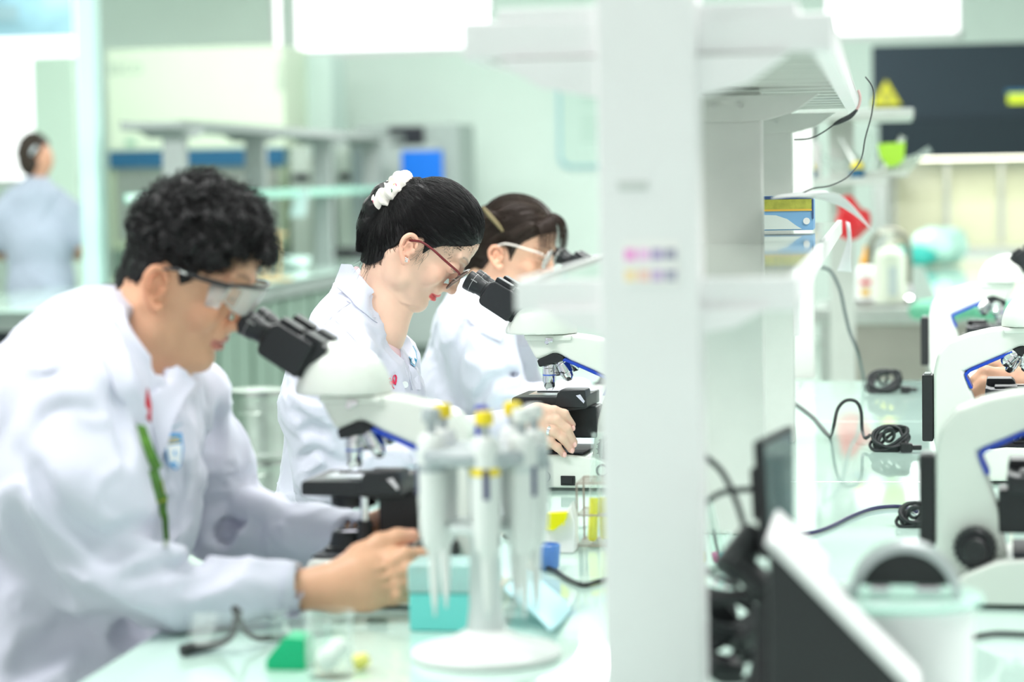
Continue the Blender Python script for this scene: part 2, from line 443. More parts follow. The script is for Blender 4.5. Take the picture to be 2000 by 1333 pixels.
# ================================================================== the room
YB = 19.5                                              # back wall
def slab(name, lo, hi, m, bev=0, parent=None): return MB().box(lo, hi, bev).build(name, m, parent)
def clamp_wall(name, x0, x1, z0, z1, y, holes, m, t=.12):
    """wall in the x-z plane with rectangular window openings"""
    b = MB(); xs = sorted({x0, x1, *[h[0] for h in holes], *[h[1] for h in holes]})
    for a, c in zip(xs[:-1], xs[1:]):
        hs = sorted([(h[2], h[3]) for h in holes if h[0] <= a+1e-6 and h[1] >= c-1e-6]); z = z0
        for q0, q1 in hs:
            if q0 > z: b.box((a, y, z), (c, y+t, q0))
            z = q1
        if z < z1: b.box((a, y, z), (c, y+t, z1))
    return struct(b.build(name, m))
struct(slab('floor', (-9, -3, -.1), (6, YB+.5, 0), M['floor']))
struct(slab('ceiling', (-9, -1.5, 3.36), (6, YB+.5, 3.46), M['ceil']))
struct(slab('wall_left', (-9.12, -3, 0), (-9, YB+.12, 3.36), M['wall']))
def bx(px, d=YB): return P(px, 300, d/.985).x
# window openings measured on the back wall
WZ = 2.36
M['daylit'] = mat('daylit frosted pane', (1, 1, 1), .4, emit=1.15)  # panes glow by emission, standing in for the bright daylight outside
clamp_wall('wall_back', -9, 6, 0, 3.36, YB, [(-8.6, -6.62, 1.35, 3.1), (-4.78, -3.12, WZ, 3.2), (-.45, .63, WZ+.02, 3.2), (-4.96, -4.86, WZ+.02, 3.2)], M['wall'])
for i, (a, c, z0, z1) in enumerate([(-8.6, -6.62, 1.35, 3.1), (-4.78, -3.12, WZ, 3.2), (-.45, .63, WZ+.02, 3.2), (-4.96, -4.86, WZ+.02, 3.2)]):
    t = thing('window_%d' % (i+1), ((a+c)/2, YB, z0), None, None); t['kind'] = 'structure'
    f = MB(); f.box((a-c, -.02, 0) if 0 else (-(c-a)/2, .02, 0), ((c-a)/2, .08, .05)).box((-(c-a)/2, .02, z1-z0-.05), ((c-a)/2, .08, z1-z0))
    for s in (-1, 1): f.box((s*(c-a)/2-.025, .02, 0), (s*(c-a)/2+.025, .08, z1-z0))
    f.build('window_frame', M['white'], t)
    MB().box((-(c-a)/2, .045, .03), ((c-a)/2, .05, z1-z0-.03)).build('pane', M['daylit'], t)
# left-hand glazed partition with its bright mullion
c = P(178, 500, 12.6)
struct(slab('column_partition', (c.x-.045, c.y, 0), (c.x+.045, c.y+.12, 3.36), mat('pale mullion', (.50, .70, .66), .4)))
# ================================================================== microscopes (x: away from the user, z: up; millimetres / 1000)
def mm(l): return [(x/1000, z/1000) for x, z in l]
def arc(pts, k=4):
    """round an outline's corners by Chaikin cutting"""
    for _ in range(k):
        q = []
        for i in range(len(pts)):
            a, b = pts[i], pts[(i+1) % len(pts)]
            q += [(a[0]*.75+b[0]*.25, a[1]*.75+b[1]*.25), (a[0]*.25+b[0]*.75, a[1]*.25+b[1]*.75)]
        pts = q
    return pts
def dome_mesh(name, m, parent):
    """the head casing: a rounded shell on a flat underside, cut square where the eyepiece block sits"""
    F = Field((-.10, -.06, .265), (.07, .06, .36), .0022)
    F.ell((-.012, 0, .276), (.060, .050, .064), .01)
    F.ell((-.038, 0, .292), (.040, .044, .046), .03)
    F.fn(lambda X, Y, Z: -(Z-.276), (-1, -1, 0), (1, 1, 1), .004, 's') if 0 else None
    d = lambda X, Y, Z: -(.276-Z)
    F.f = np.maximum(F.f, (.276-np.broadcast_to(F.ax[2][None, None, :], F.f.shape)))
    X = F.ax[0][:, None, None]; Z = F.ax[2][None, None, :]
    n = (-math.cos(math.radians(36)), math.sin(math.radians(36)))
    F.f = np.maximum(F.f, n[0]*(X+.055)+n[1]*(Z-.318)+0*F.f).astype(np.float32)
    V, Q = F.mesh(); return link(name, arr_mesh(name, V, Q), m, parent, False, 40)
def make_scope(loc, rz, label):
    t = thing('microscope', loc, label, 'microscope', 'laboratory microscopes', rz)
    S, B = M['scope'], M['scopeb']
    # base with lamp house, dial and rocker switch
    base = MB().prism(mm([(-52, 6), (-52, 58), (-46, 64), (40, 66), (90, 60), (128, 44), (150, 26), (152, 6)]), -.078, .078, .006, 3).build('base', S, t)
    for x in (-40, 135):
        for y in (-.06, .06): MB().cyl((x/1000, y, 0), (x/1000, y, .008), .010, .009, 16).build('foot', M['rubber'], base)
    MB().box((-.046, -.07, .0655), (.07, .07, .0685), .001).build('base_top_line', M['darkgap'], base)
    MB().box((.030, -.0805, .011), (.056, -.077, .028), .001).box((.034, -.0825, .014), (.052, -.079, .025), .001).build('rocker_switch', M['black'], base)
    MB().ring((.0, -.0795, .026), (.0, -.0775, .026), .0115, .0095, 28).build('dial_ring', M['postg'], base)
    MB().cyl((.0, -.088, .026), (.0, -.0775, .026), .0090, .0095, 24, .001).build('brightness_dial', M['white'], base)
    MB().ring((.105, -.0795, .038), (.105, -.0775, .038), .0115, .008, 28).build('dial_ring', M['black'], base)
    lamp = MB().lathe([(.030, 0), (.031, .004), (.027, .012), (.025, .022), (.021, .026), (.017, .026), (.016, .021), (0, .021)], 36, Matrix.Translation((-.012, 0, .067))).box((-.040, -.034, .066), (.028, .034, .074), .003).build('lamp_house', B, t)
    MB().lathe([(0, .0235), (.015, .0235), (.0165, .022)], 28, Matrix.Translation((-.012, 0, .067))).build('lamp_lens', mat('lamp lens', (.9, .88, 1), .1, emit=.6) if 'lampl' not in M else M['lampl'], lamp)
    # arm
    outer = [(-30, 276), (30, 277), (70, 272), (105, 264), (140, 250), (160, 226), (167, 195), (167, 70), (160, 40), (148, 10)]
    inner = [(74, 10), (78, 70), (84, 112), (98, 155), (114, 196), (40, 228), (24, 238), (12, 243), (-22, 229), (-42, 266)]
    arm = MB().prism(mm(outer+inner), -.028, .028, .007, 3).build('arm', S, t)
    bl = MB()
    bpts = [(30, 233), (70, 216), (106, 200), (113, 193), (110, 182), (103, 166)]
    bl.prism(mm(bpts+[(x-4, z-4) if z > 190 else (x-5, z) for x, z in bpts[::-1]]), -.0292, .0292, .001).build('blue_band', M['blue'], arm)
    MB().box((.168, -.024, .070), (.188, .024, .190), .003).build('cord_hook_plate', M['black'], t)
    MB().box((.172, -.018, .186), (.184, .018, .1925), .001).build('plate_slot', M['postg'], t)
    # seam of the head mount, screw
    MB().prism(mm([(-40, 264), (44, 264), (44, 275), (-44, 275)]), -.034, .034, .004, 2).build('head_mount', S, t)
    sc = MB().box((-.002, -.040, .262), (.012, -.033, .270), .001).cyl((.002, -.046, .263), (.002, -.034, .263), .0045, n=16, bev=.001).build('clamp_screw', M['chrome'], t)
    # focus knobs
    for s in (-1, 1):
        k = MB().cyl((.117, s*.028, .073), (.117, s*.052, .073), .0265, .0255, 40, .002)
        for i in range(20):
            a = i*math.pi/10; k.box((-.002, 0, -.0008), (.002, .020, .0008), mtx=Matrix.Translation((.117+.0262*math.cos(a), s*.040-.010, .073+.0262*math.sin(a))))
        kn = k.build('coarse_focus_knob', B, t)
        MB().cyl((.117, s*.050, .073), (.117, s*.066, .073), .0165, .0155, 32, .002).build('fine_focus_knob', M['black'], kn)
    # stage with slide holder
    st = MB().prism(mm([(-60, 147), (-60, 163), (-56, 167), (66, 167), (76, 170), (76, 146), (50, 142), (20, 146)]), -.066, .060, .004, 2)
    st.build('stage', B, t)
    stage = kids(t)[-1] if False else [o for o in bpy.data.objects if o.parent == t and o.name.startswith('stage')][-1]
    MB().prism(mm([(18, 148), (24, 174), (30, 180), (74, 180), (78, 148)]), -.070, -.020, .003, 2).build('slide_holder_block', B, stage)
    MB().box((.020, -.012, .1675), (.060, .040, .171), .001).box((-.028, .004, .1675), (.030, .010, .171), .0005).build('slide_clip', M['black'], stage)
    MB().box((-.034, -.040, .1675), (.030, .030, .1690)).build('glass_slide', M['slide'], stage)
    MB().cyl((0, 0, .1672), (0, 0, .1676), .013, n=24).build('stage_aperture', M['lampl'] if 'lampl' in M else M['chrome'], stage)
    MB().prism(mm([(58, 170), (72, 156), (74, 160), (66, 172)]), -.0712, -.0700).build('slide_holder_plate', M['chrome'], stage)
    cd = MB().lathe([(0, .125), (.024, .125), (.030, .128), (.031, .140), (.034, .142), (.034, .147), (0, .147)], 32, Matrix.Translation((-.006, 0, 0))).box((-.02, -.02, .139), (.05, .02, .147), .002).build('condenser', B, t)
    MB().box((.035, -.030, .090), (.088, .030, .147), .004).build('stage_bracket', B, t)
    MB().cyl((.019, -.040, .108), (.019, -.040, .147), .0058, n=16).build('stage_drive_rod', M['chrome'], t)
    dk = MB().cyl((.019, -.040, .072), (.019, -.040, .112), .0105, .0100, 24, .001)
    dk.build('stage_drive_knob', M['black'], t)
    # nosepiece and objectives
    npc = MB()
    npc.prism(mm([(-22, 229), (7, 243), (27, 237), (29, 229), (4, 222), (-18, 216)]), -.024, .024, .003, 2)
    nose = npc.build('nosepiece', B, t)
    axis0 = Vector((.012, 0, .222))
    for i, (dx, dy, L, dirv) in enumerate([(0, 0, .049, (0, 0, -1)), (.024, -.008, .040, (.42, -.22, -.88)), (.030, .016, .030, (.62, .30, -.72)), (.005, .026, .032, (.1, .62, -.78))]):
        d = Vector(dirv).normalized(); p = Vector((-.004+dx, dy, .222+dx*.25)); m = Matrix.Translation(p) @ d.to_track_quat('Z', 'Y').to_matrix().to_4x4()
        ob = MB().lathe([(.011, 0), (.0125, .002), (.0125, .008), (.0115, .009), (.0120, .010), (.0120, L*.68), (.0105, L*.72), (.0100, L*.86), (.0070, L*.95), (.0050, L), (0, L)], 28, m).build('objective', M['chrome'], nose)
    txt('OLYMPUS', .0042, (.010, -.0232, .205), M['black'], nose, (math.pi/2, 0, math.radians(-10)))
    b2 = MB().lathe([(.01225, L0) for L0 in (.020, .0225)], 28, Matrix.Translation((-.004, 0, .222)) @ Vector((0, 0, -1)).to_track_quat('Z', 'Y').to_matrix().to_4x4(), cap=False).build('colour_ring', mat('blue ring', (.1, .2, .7), .3) if 'ringb' not in M else M['ringb'], nose)
    # head
    hd = dome_mesh('head', S, t)
    # eyepiece block: two tubes running up towards the user
    ax = Vector((-math.cos(math.radians(31)), 0, math.sin(math.radians(31)))); c0 = Vector((-.052, 0, .319))
    q = Matrix((( ax.x, 0, -ax.z), (0, 1, 0), (ax.z, 0, ax.x))).to_4x4()      # local x along the tubes, z across
    bl = Matrix.Translation(c0) @ q
    hub = MB().box((-.012, -.040, -.030), (.030, .040, .026), .006, 2, bl).build('binocular_hub', B, t)
    for s in (-1, 1):
        y = s*.029
        tb = MB().prism([(.004, -.026), (.060, -.026), (.067, -.020), (.070, .018), (.064, .024), (.004, .026)], y-.022, y+.022, .005, 2, bl)
        tb.box((.030, y-.012, -.0335), (.062, y+.012, -.024), .002, 2, bl).box((-.002, y-.012, -.0345), (.024, y+.012, -.024), .002, 2, bl)
        tube = tb.build('eyepiece_tube', B, t)
        m = bl @ Matrix.Translation((.066, y, 0)) @ Matrix.Rotation(math.pi/2, 4, 'Y')
        MB().lathe([(.0165, 0), (.0170, .006), (.0150, .008), (.0150, .018), (.0165, .020), (.0170, .026), (.0178, .030), (.0182, .040), (.0176, .043), (.0165, .0435), (.0165, .042), (.0120, .040), (0, .040)], 36, m).build('eyepiece', B, tube)
        MB().lathe([(.0184, .0300), (.0184, .0304)], 36, m, cap=False).build('eyepiece_scale_line', M['white'], tube)
        if s < 0: txt('OLYMPUS', .0028, (.006, -.0172, .034), M['white'], tube, (math.pi/2, math.radians(90), 0), 'lettering', .0003, mtx=m)
        MB().lathe([(0, .0405), (.0118, .0405)], 24, m, cap=False).build('eyepiece_lens', M['lens'], tube)
    return t
M['lampl'] = mat('lamp lens', (.92, .90, 1), .1, emit=.8); M['ringb'] = mat('blue ring', (.1, .2, .7), .3)
def scope_loc(px, py, d):
    q = P(px, py, d); return Vector((q.x, q.y, BENCH+.0))
D1, D2, D3 = 3.22, 4.36, 5.55
scope = make_scope(scope_loc(704, 1150, D1), math.radians(-3), "white microscope the man in safety goggles looks into, nearest on the people's side")
dup(scope, scope_loc(1080, 900, D2), math.radians(-4), 'white microscope the woman with the floral scrunchie looks into', 'laboratory microscopes')
dup(scope, scope_loc(1206, 800, 5.75), math.radians(-3), 'microscope whose black eyepieces show at the face of the woman farthest down the bench', 'laboratory microscopes')
for px, py, d, lab in [(2086, 1150, 3.12, 'largest white microscope beside the shelf rack, turned away with its round black knob in view'),
                       (2010, 900, 4.33, 'white microscope with cobalt inner edge, second of the row turned away from the rack'),
                       (1949, 740, 6.0, 'small white microscope at the far end of the row beside the sink')]:
    q = scope_loc(px, py, d); dup(scope, q, math.radians(180-3), lab, 'laboratory microscopes')
# ================================================================== the island bench with its reagent rack
XL, XR, YN, YF = -.895, .47, 1.2, 6.46
def at(px, py, d): return P(px, py, d)
b = thing('lab_bench', ((XL+XR)/2, (YN+YF)/2, 0), 'long white island bench topped with mint glass, carrying the shelf rack down its middle', 'bench')
L = (YF-YN)/2; W = (XR-XL)/2
MB().box((-W+.02, -L+.02, .755), (W-.02, L-.02, .788), .004).build('worktop', M['white'], b)
ys = np.linspace(-L, L, 6)
for i in range(5):
    for (x0, x1) in ((-W, -.004), (.004, W)):
        g = MB().box((x0, ys[i]+.0015, .788), (x1, ys[i+1]-.0015, .80), .0015).build('glass_sheet', M['glasstop'], b)
for i in range(5):
    for s in (-1, 1):
        c = MB().box((min(s*.02, s*.22), ys[i]+.02, .09), (max(s*.02, s*.22), ys[i+1]-.02, .755), .003).build('cupboard', M['cabg'], b)
        xs = s*.22
        for k in (0, 1):
            ya = ys[i]+.03+k*.51; MB().box((min(xs, xs+s*.018), ya, .12), (max(xs, xs+s*.018), ya+.49, .74), .003).build('door', M['white'], c)
MB().box((-.20, -L+.05, 0), (.20, L-.05, .09)).build('plinth', M['darkgap'], b)

PX = (-.282, -.182); PYS = [2.42, 3.72, 4.97, 6.5]     # posts: x range, distances
ZT0, ZT1, ZM = 1.482, 1.512, 1.250                       # top shelf, middle shelf
r = thing('reagent_rack', (-.232, 3.7, BENCH), 'tall pale two-shelf rack on the island bench, its near post filling the frame height', 'shelf rack')
def wbox(name, lo, hi, m, parent, bev=.002): return MB().box(lo, hi, bev).build(name, m, parent, True)
def yat(d, x): # world y of a camera distance at a world x, near the bench height
    return (d - (-(x))*math.sin(YAW)*-1*0 )/math.cos(YAW)*1.0
posty = []
for i, d in enumerate(PYS):
    q = P(1427 if i == 0 else [1427, 1420, 1497, 1550][i], 700, d); y = q.y
    posty.append(y)
    dep = .075
    top = 1.482 if i else 1.66
    p = wbox('post', (PX[0], y, BENCH), (PX[1], y+dep, top), M['white'] if i == 0 else M['post'], r, .003)
    if i:
        for zz, yy in ((1.46, 0),):
            for xx in (PX[0]+.03, PX[1]-.03): MB().cyl((xx, y-.006-.012, zz), (xx, y-.012, zz), .004, n=12).build('bolt', M['steel'], p, True)
# top shelf: pan with lips, ribs and brackets
TX = (-.419, -.047); TY0, TY1 = posty[0]+.022, posty[2]+.14
ts = MB().box((TX[0], TY0, ZT0+.02), (TX[1], TY1, ZT1), .002).build('top_shelf', M['post'], r, True)
for x in (TX[0], TX[1]-.022): MB().box((x, TY0, ZT0-.006), (x+.022, TY1, ZT1-.004), .003).build('shelf_rail', M['white'], ts, True)
for k in range(17):
    y = TY0+.05+k*(TY1-TY0-.12)/16
    MB().box((TX[0]+.022, y, ZT0+.004), (TX[1]-.022, y+.028, ZT0+.02), .001).build('shelf_rib', M['post'], ts, True)
MB().box((TX[0], TY0-.012, ZT0-.004), (TX[1], TY0, ZT1+.004), .003).build('end_cap', M['white'], ts, True)
MB().box((TX[0]+.035, TY0-.01, ZT1+.001), (TX[1]-.035, TY1-.3, ZT1+.016), .002).build('upper_rail_board', M['white'], ts, True)
for i, y in enumerate(posty[:3]):
    yy = y-.012 if i else y+.034
    pl = [(PX[0]-.10, ZT0-.006), (PX[0]-.06, ZT0-.034), (PX[0]-.0, ZT0-.046), (PX[1], ZT0-.046), (PX[1]+.05, ZT0-.034), (PX[1]+.09, ZT0-.006)]
    MB().prism(pl, yy-(.03 if i == 0 else 0), yy+.010, .0015).build('shelf_bracket', M['white'] if i == 0 else M['post'], ts, True)
# middle shelf: glossy sheets between rails
MX = (-.366, -.088); MY0, MY1 = posty[0]+.022, posty[2]+.16
ms = MB().box((MX[0], MY0, ZM-.026), (MX[1], MY1, ZM-.006), .002).build('middle_shelf', M['white'], r, True)
yy = [MY0]+[y+.0375 for y in posty[1:3]]+[MY1]
for a, c in zip(yy[:-1], yy[1:]): MB().box((MX[0]+.004, a+.002, ZM-.006), (MX[1]-.004, c-.002, ZM), .001).build('glass_sheet', M['shelfg'], ms, True)
for x in (MX[0]-.004, MX[1]-.006): MB().box((x, MY0, ZM-.024), (x+.010, MY1, ZM+.004), .0015).build('shelf_rail', M['white'], ms, True)
MB().box((MX[0]-.004, MY0-.012, ZM-.030), (MX[1]+.004, MY0, ZM+.004), .003).build('end_cap', M['white'], ms, True)
for i, y in enumerate(posty[:3]):
    pl = [(PX[0]-.065, ZM-.026), (PX[0]-.03, ZM-.046), (PX[0], ZM-.052), (PX[1], ZM-.052), (PX[1]+.035, ZM-.046), (PX[1]+.07, ZM-.026)]
    MB().prism(pl, (y-.03 if i else y+.004), (y-.004 if i else y+.03), .0015).build('shelf_bracket', M['white'], ms, True)
# switched socket strip low on the far post, and stickers on the near post
MB().box((-.183, posty[2]+.02, 1.02), (-.172, posty[2]+.06, 1.20), .002).build('socket_plate', M['white'], r, True)
st = MB().box((-.258, posty[0]-.0008, 1.248), (-.202, posty[0]-.0001, 1.292)).build('sticker', mat('sticker paper', (.93, .90, .88), .6), r, True)
for i, (u, v, cc) in enumerate([(0, 1, (.95, .35, .75)), (1, 1, (.93, .55, .85)), (2, 1, (.45, .35, .6)), (3, 1, (.35, .33, .45)), (0, 0, (.98, .75, .45)), (1, 0, (.95, .62, .55)), (2, 0, (.62, .45, .70)), (3, 0, (.40, .38, .50))]):
    MB().box((-.256+u*.0135, posty[0]-.0014, 1.252+v*.021), (-.245+u*.0135, posty[0]-.0008, 1.263+v*.021)).build('colour_square', mat('print %d' % i, cc, .6), st, True)
MB().box((-.262, posty[0]-.001, 1.343), (-.232, posty[0]-.0001, 1.352)).build('tape_scrap', mat('tape', (.62, .64, .62), .5), r, True)

# things on the rack --------------------------------------------------------
q = P(1540, 455, 4.28)
t = thing('glove_box', (q.x-.002, q.y, ZM+.0045), 'blue and yellow cardboard box on the middle shelf behind the second post', 'box')
MB().box((-.048, -.0, .0), (.046, .11, .060), .001).build('carton', mat('sky blue card', (.22, .45, .72), .5), t)
MB().prism([(-.0475, .002), (-.0475, .028), (-.02, .027), (.0, .020), (.016, .008), (.026, .002)], -.0012, -.0002).build('printed_panel', mat('pale card', (.72, .80, .76), .5), t)
MB().box((-.0475, -.0012, .037), (.0455, -.0002, .055)).build('printed_band', mat('olive yellow print', (.48, .50, .08), .5, noise=.3, nscale=60), t)
MB().box((-.0475, -.0016, .034), (.0455, -.0002, .0375)).build('printed_stripe', mat('orange print', (.80, .50, .08), .5), t)
MB().cyl((.034, -.0022, .016), (.034, -.0002, .016), .006, n=20).build('printed_dot', mat('white print', (.85, .87, .85), .5), t)
MB().box((-.048, -.002, .0555), (.046, .0, .0605)).box((.0435, -.002, .02), (.0465, .0, .0605)).build('dark_edge', mat('navy print', (.05, .10, .25), .5), t)

def sheet(name, grid, th, m, label, cat, group=None):
    """curled paper from a grid of points, with its own thickness"""
    g = np.array([[list(p) for p in row] for row in grid]); n, k = g.shape[:2]
    U = []
    for row in g: U.append(spline(row, 0, 6)[0])
    U = np.array(U); U2 = np.array([spline(U[:, j], 0, 6)[0] for j in range(U.shape[1])])
    a, c = U2.shape[:2]; V = U2.reshape(-1, 3); idx = np.arange(a*c).reshape(a, c)
    Q = np.stack([idx[:-1, :-1], idx[1:, :-1], idx[1:, 1:], idx[:-1, 1:]], -1).reshape(-1, 4)
    o = link(name, arr_mesh(name, V, Q), m, None, False, 180)
    s = o.modifiers.new('thickness', 'SOLIDIFY'); s.thickness = th
    return tag(o, label, cat, group)
M['paper'] = mat('white paper', (.90, .90, .91), .6)
sheet('paper_sheet', [[P(1505, 388, 3.55), P(1570, 382, 3.55), P(1640, 380, 3.5), P(1706, 452, 3.4)],
                      [P(1520, 380, 3.7), P(1590, 386, 3.7), P(1640, 402, 3.6), P(1676, 424, 3.5)],
                      [P(1560, 376, 3.85), P(1612, 372, 3.85), P(1632, 390, 3.8), P(1650, 400, 3.7)]], .0008, M['paper'], 'white paper sheet curling out over the edge of the middle shelf', 'paper')
sheet('paper_strip', [[P(1652, 432, 3.6), P(1654, 470, 3.6), P(1643, 505, 3.6), P(1634, 530, 3.6)],
                      [P(1660, 436, 3.6), P(1662, 470, 3.59), P(1661, 505, 3.59), P(1664, 532, 3.6)]], .0008, M['paper'], 'narrow white paper strip hanging down from the middle shelf', 'paper')

# far rack post with its own upper shelf beyond the bench end
t = thing('reagent_rack', (P(1645, 500, 8.9).x, P(1645, 500, 8.9).y, BENCH), 'smaller cluttered rack of reagents beyond the bench, in front of the dark hood', 'shelf rack')
MB().box((-.045, 0, -.8), (.045, .08, .78), .004).build('post', M['post'], t)
MB().box((-.16, -.2, .74), (.26, .5, .775), .004).build('top_shelf', M['post'], t)
MB().box((-.16, -.3, .505), (.17, .5, .53), .004).build('middle_shelf', M['post'], t)
rk2 = t

# tangle of wires hanging off the top shelf --------------------------------------------------------
def cable(name, pts, r, label, m=None, cat='cable', n=8, group=None, k=6):
    o = MB().tube(pts, r, n, smooth=k).build(name, m or M['cable'], None, False, 180); return tag(o, label, cat, group)
t = thing('lamp_wire', P(1678, 180, 3.9), 'short spliced lamp wire hanging from the end of the top shelf', 'wire')
MB().tube([P(1676, 176, 3.9), P(1680, 190, 3.9), P(1678, 205, 3.9), P(1672, 216, 3.9)], .0022, 8).build('pink_wire', mat('pinkish wire', (.55, .38, .36), .5), t, True)
MB().tube([P(1674, 214, 3.9), P(1660, 228, 3.9), P(1640, 238, 3.9), P(1628, 244, 3.9)], [.0022, .0042, .0040, .0018], 8).build('taped_splice', M['cable'], t, True)
MB().tube([P(1630, 243, 3.9), P(1605, 260, 3.9), P(1580, 271, 3.9), P(1551, 273, 3.9)], .0012, 6).build('black_wire', M['cable'], t, True)
cable('thin_wire', [P(1690, 150, 3.9), P(1706, 175, 3.9), P(1703, 220, 3.9), P(1690, 270, 3.9), P(1682, 310, 3.9), P(1660, 342, 3.85), P(1625, 362, 3.8), P(1590, 368, 3.8), P(1566, 378, 3.8)], .0011, 'thin black wire looping from the top shelf down to the papers')

# cables on the right-hand glass --------------------------------------------------------
def coil(name, px, py, d, R, r, n, label, tilt=.5, seed=1, flat=.5, plug=None, extra=()):
    rnd = random.Random(seed); c = P(px, py, d); c.z = BENCH
    t = thing(name, c, label, 'cable', 'coiled power cables')
    pts = []
    for i in range(n*10):
        a = i/10*2*math.pi+rnd.uniform(-.1, .1); lp = i//10
        rr = R*(1-.35*((lp*7) % 5)/5); tl = tilt*math.sin(lp*1.7)
        pts.append((rr*math.cos(a)+.006*math.sin(lp*2.1), rr*flat*math.sin(a)*math.cos(tl), R*.62+r+R*.55*math.sin(a+lp*.13)*1.0+.004*math.cos(lp*3)))
    MB().tube(pts, r, 8, smooth=3).build('cable_loops', M['cable'], t, False, 180)
    wrap = [(r*3*math.cos(a)+(-.1*R), R*flat*1.15*math.cos(a*1.0+1.2), R*.9+R*.42*math.sin(a)) for a in np.linspace(0, 6*math.pi, 26)]
    MB().tube(wrap, r, 8, smooth=3).build('cable_wrap', M['cable'], t, False, 180)
    if plug:
        u = Vector(plug)
        MB().box((-.012, -.010, -.009), (.012, .010, .009), .003, 2, Matrix.Translation(u)).box((.010, -.006, -.005), (.030, .006, .005), .002, 2, Matrix.Translation(u)).build('plug', M['black'], t)
    return t
coil('power_cable', 1740, 852, 4.80, .036, .0034, 8, 'tight black coil with its plug lying on the glass beside the second upright rear plate', plug=(.030, -.03, .011), seed=3)
coil('power_cable', 1728, 735, 6.05, .042, .0036, 7, 'loose black coil lying at the far end of the glass below the sink', seed=5, plug=(.05, -.02, .010))
coil('power_cable', 1790, 1010, 3.78, .026, .0030, 6, 'small black coil half behind the nearest upright rear plate', seed=8)
def onb(px, py, lift=.004): v = on_z(px, py, BENCH+lift); return v
cable('mains_cable', [onb(1553, 788), onb(1585, 812), onb(1608, 838), onb(1622, 852), P(1628, 835, 4.95), P(1636, 800, 4.95), P(1652, 783, 4.95), P(1672, 785, 4.95), P(1682, 805, 4.95), P(1684, 840, 4.95), P(1690, 856, 4.9), P(1700, 850, 4.9)], .0036, 'black cord humped over the glass on its way to the tight coil')
cable('mains_cable', [P(1603, 522, 6.3), P(1622, 530, 6.3), P(1640, 565, 6.25), P(1650, 610, 6.2), P(1660, 650, 6.15), P(1676, 690, 6.1), onb(1688, 745)], .0042, 'grey black cord hanging from the rack to the far loose coil', mat('dark green cable', (.05, .08, .08), .45))
cable('mains_cable', [onb(1545, 1040), onb(1580, 1042), onb(1620, 1030), onb(1665, 1008), onb(1710, 993), onb(1760, 990), onb(1790, 1000)], .0034, 'dark blue black cord running straight across the white glare', mat('navy cable', (.03, .03, .09), .4))
cable('mains_cable', [onb(1890, 1183), onb(1930, 1180), onb(1970, 1184), onb(2080, 1186)], .0030, 'black cord beside the base of the largest right-facing microscope')
cable('mains_cable', [onb(1892, 1247), onb(1920, 1241), onb(1960, 1238), onb(2080, 1244)], .0034, 'black cord nearest the lower frame corner beside the glass-rimmed tub')
# ================================================================== far left: bench, rack, hood, fridge
def T(name, loc, label, cat, group=None, rz=0): return thing(name, loc, label, cat, group, rz)
# the far bench
bx0, bx1 = -4.45, -3.32
by0 = on_z(120, 603).y
t = T('lab_bench', ((bx0+bx1)/2, by0, 0), 'far bench with green glass top behind the man, an open dark knee space under it', 'bench')
Wb = (bx1-bx0)/2; Lb = 6.0
MB().box((-Wb, 0, .70), (Wb, Lb, .785), .004).build('worktop', M['postg'], t)
for k in range(5):
    for s in (0, 1): MB().box((-Wb-.02+s*(Wb+.022), -.03+k*Lb/5, .787), (-.002+s*(Wb+.022), -.034+(k+1)*Lb/5, .80), .001).build('glass_sheet', M['glasstop'], t)
MB().box((-Wb, .02, 0), (-Wb+.06, .08, .70)).build('leg', M['postg'], t)
MB().box((-Wb+.40, .02, 0), (-Wb+.46, .08, .70)).build('leg', M['postg'], t)
MB().box((-Wb+.46, .05, .06), (Wb-.05, .09, .70)).build('knee_space_shade', M['darkgap'], t)  # black sheet painting the shade of the open gap under the bench
for k in range(9):
    c = MB().box((-.05, .15+k*.68, .06), (Wb-.04, .80+k*.68, .70), .004).build('cupboard', M['cabg'], t)
    for j in (0, 1): MB().box((Wb-.04, .17+k*.68+j*.32, .09), (Wb-.02, .46+k*.68+j*.32, .68), .004).build('door', M['cabg'], c)
# rack on it
rx = -3.67
t = T('reagent_rack', (rx, by0, BENCH), 'two-shelf grey rack standing on the far green bench behind the man', 'shelf rack')
ztop = .83
for px, d in ((342, 12.4), (500, 14.0), (630, 15.7), (727, 17.2)):
    q = P(px, 450, d); x = q.x-rx; y = q.y-by0
    MB().box((x-.058, y, 0), (x+.058, y+.08, ztop), .004).build('post', M['postg'], t)
    MB().prism([(x-.20, ztop), (x-.12, ztop-.05), (x+.12, ztop-.05), (x+.20, ztop)], y-.01, y+.02, .002).build('shelf_bracket', M['postg'], t)
y0 = P(342, 450, 12.3).y-by0; y1 = y0+5.8
for name, z, w, m in (('top_shelf', ztop, .155, M['postg']), ('middle_shelf', .46, .14, M['glasstop'])):
    sh = MB().box((-w, y0, z), (w, y1, z+.035), .003).build(name, m, t)
    for s in (-1, 1): MB().box((s*w-.008, y0, z-.006), (s*w+.008, y1, z+.040), .002).build('shelf_rail', M['postg'] if name == 'top_shelf' else M['glassedge'], sh)
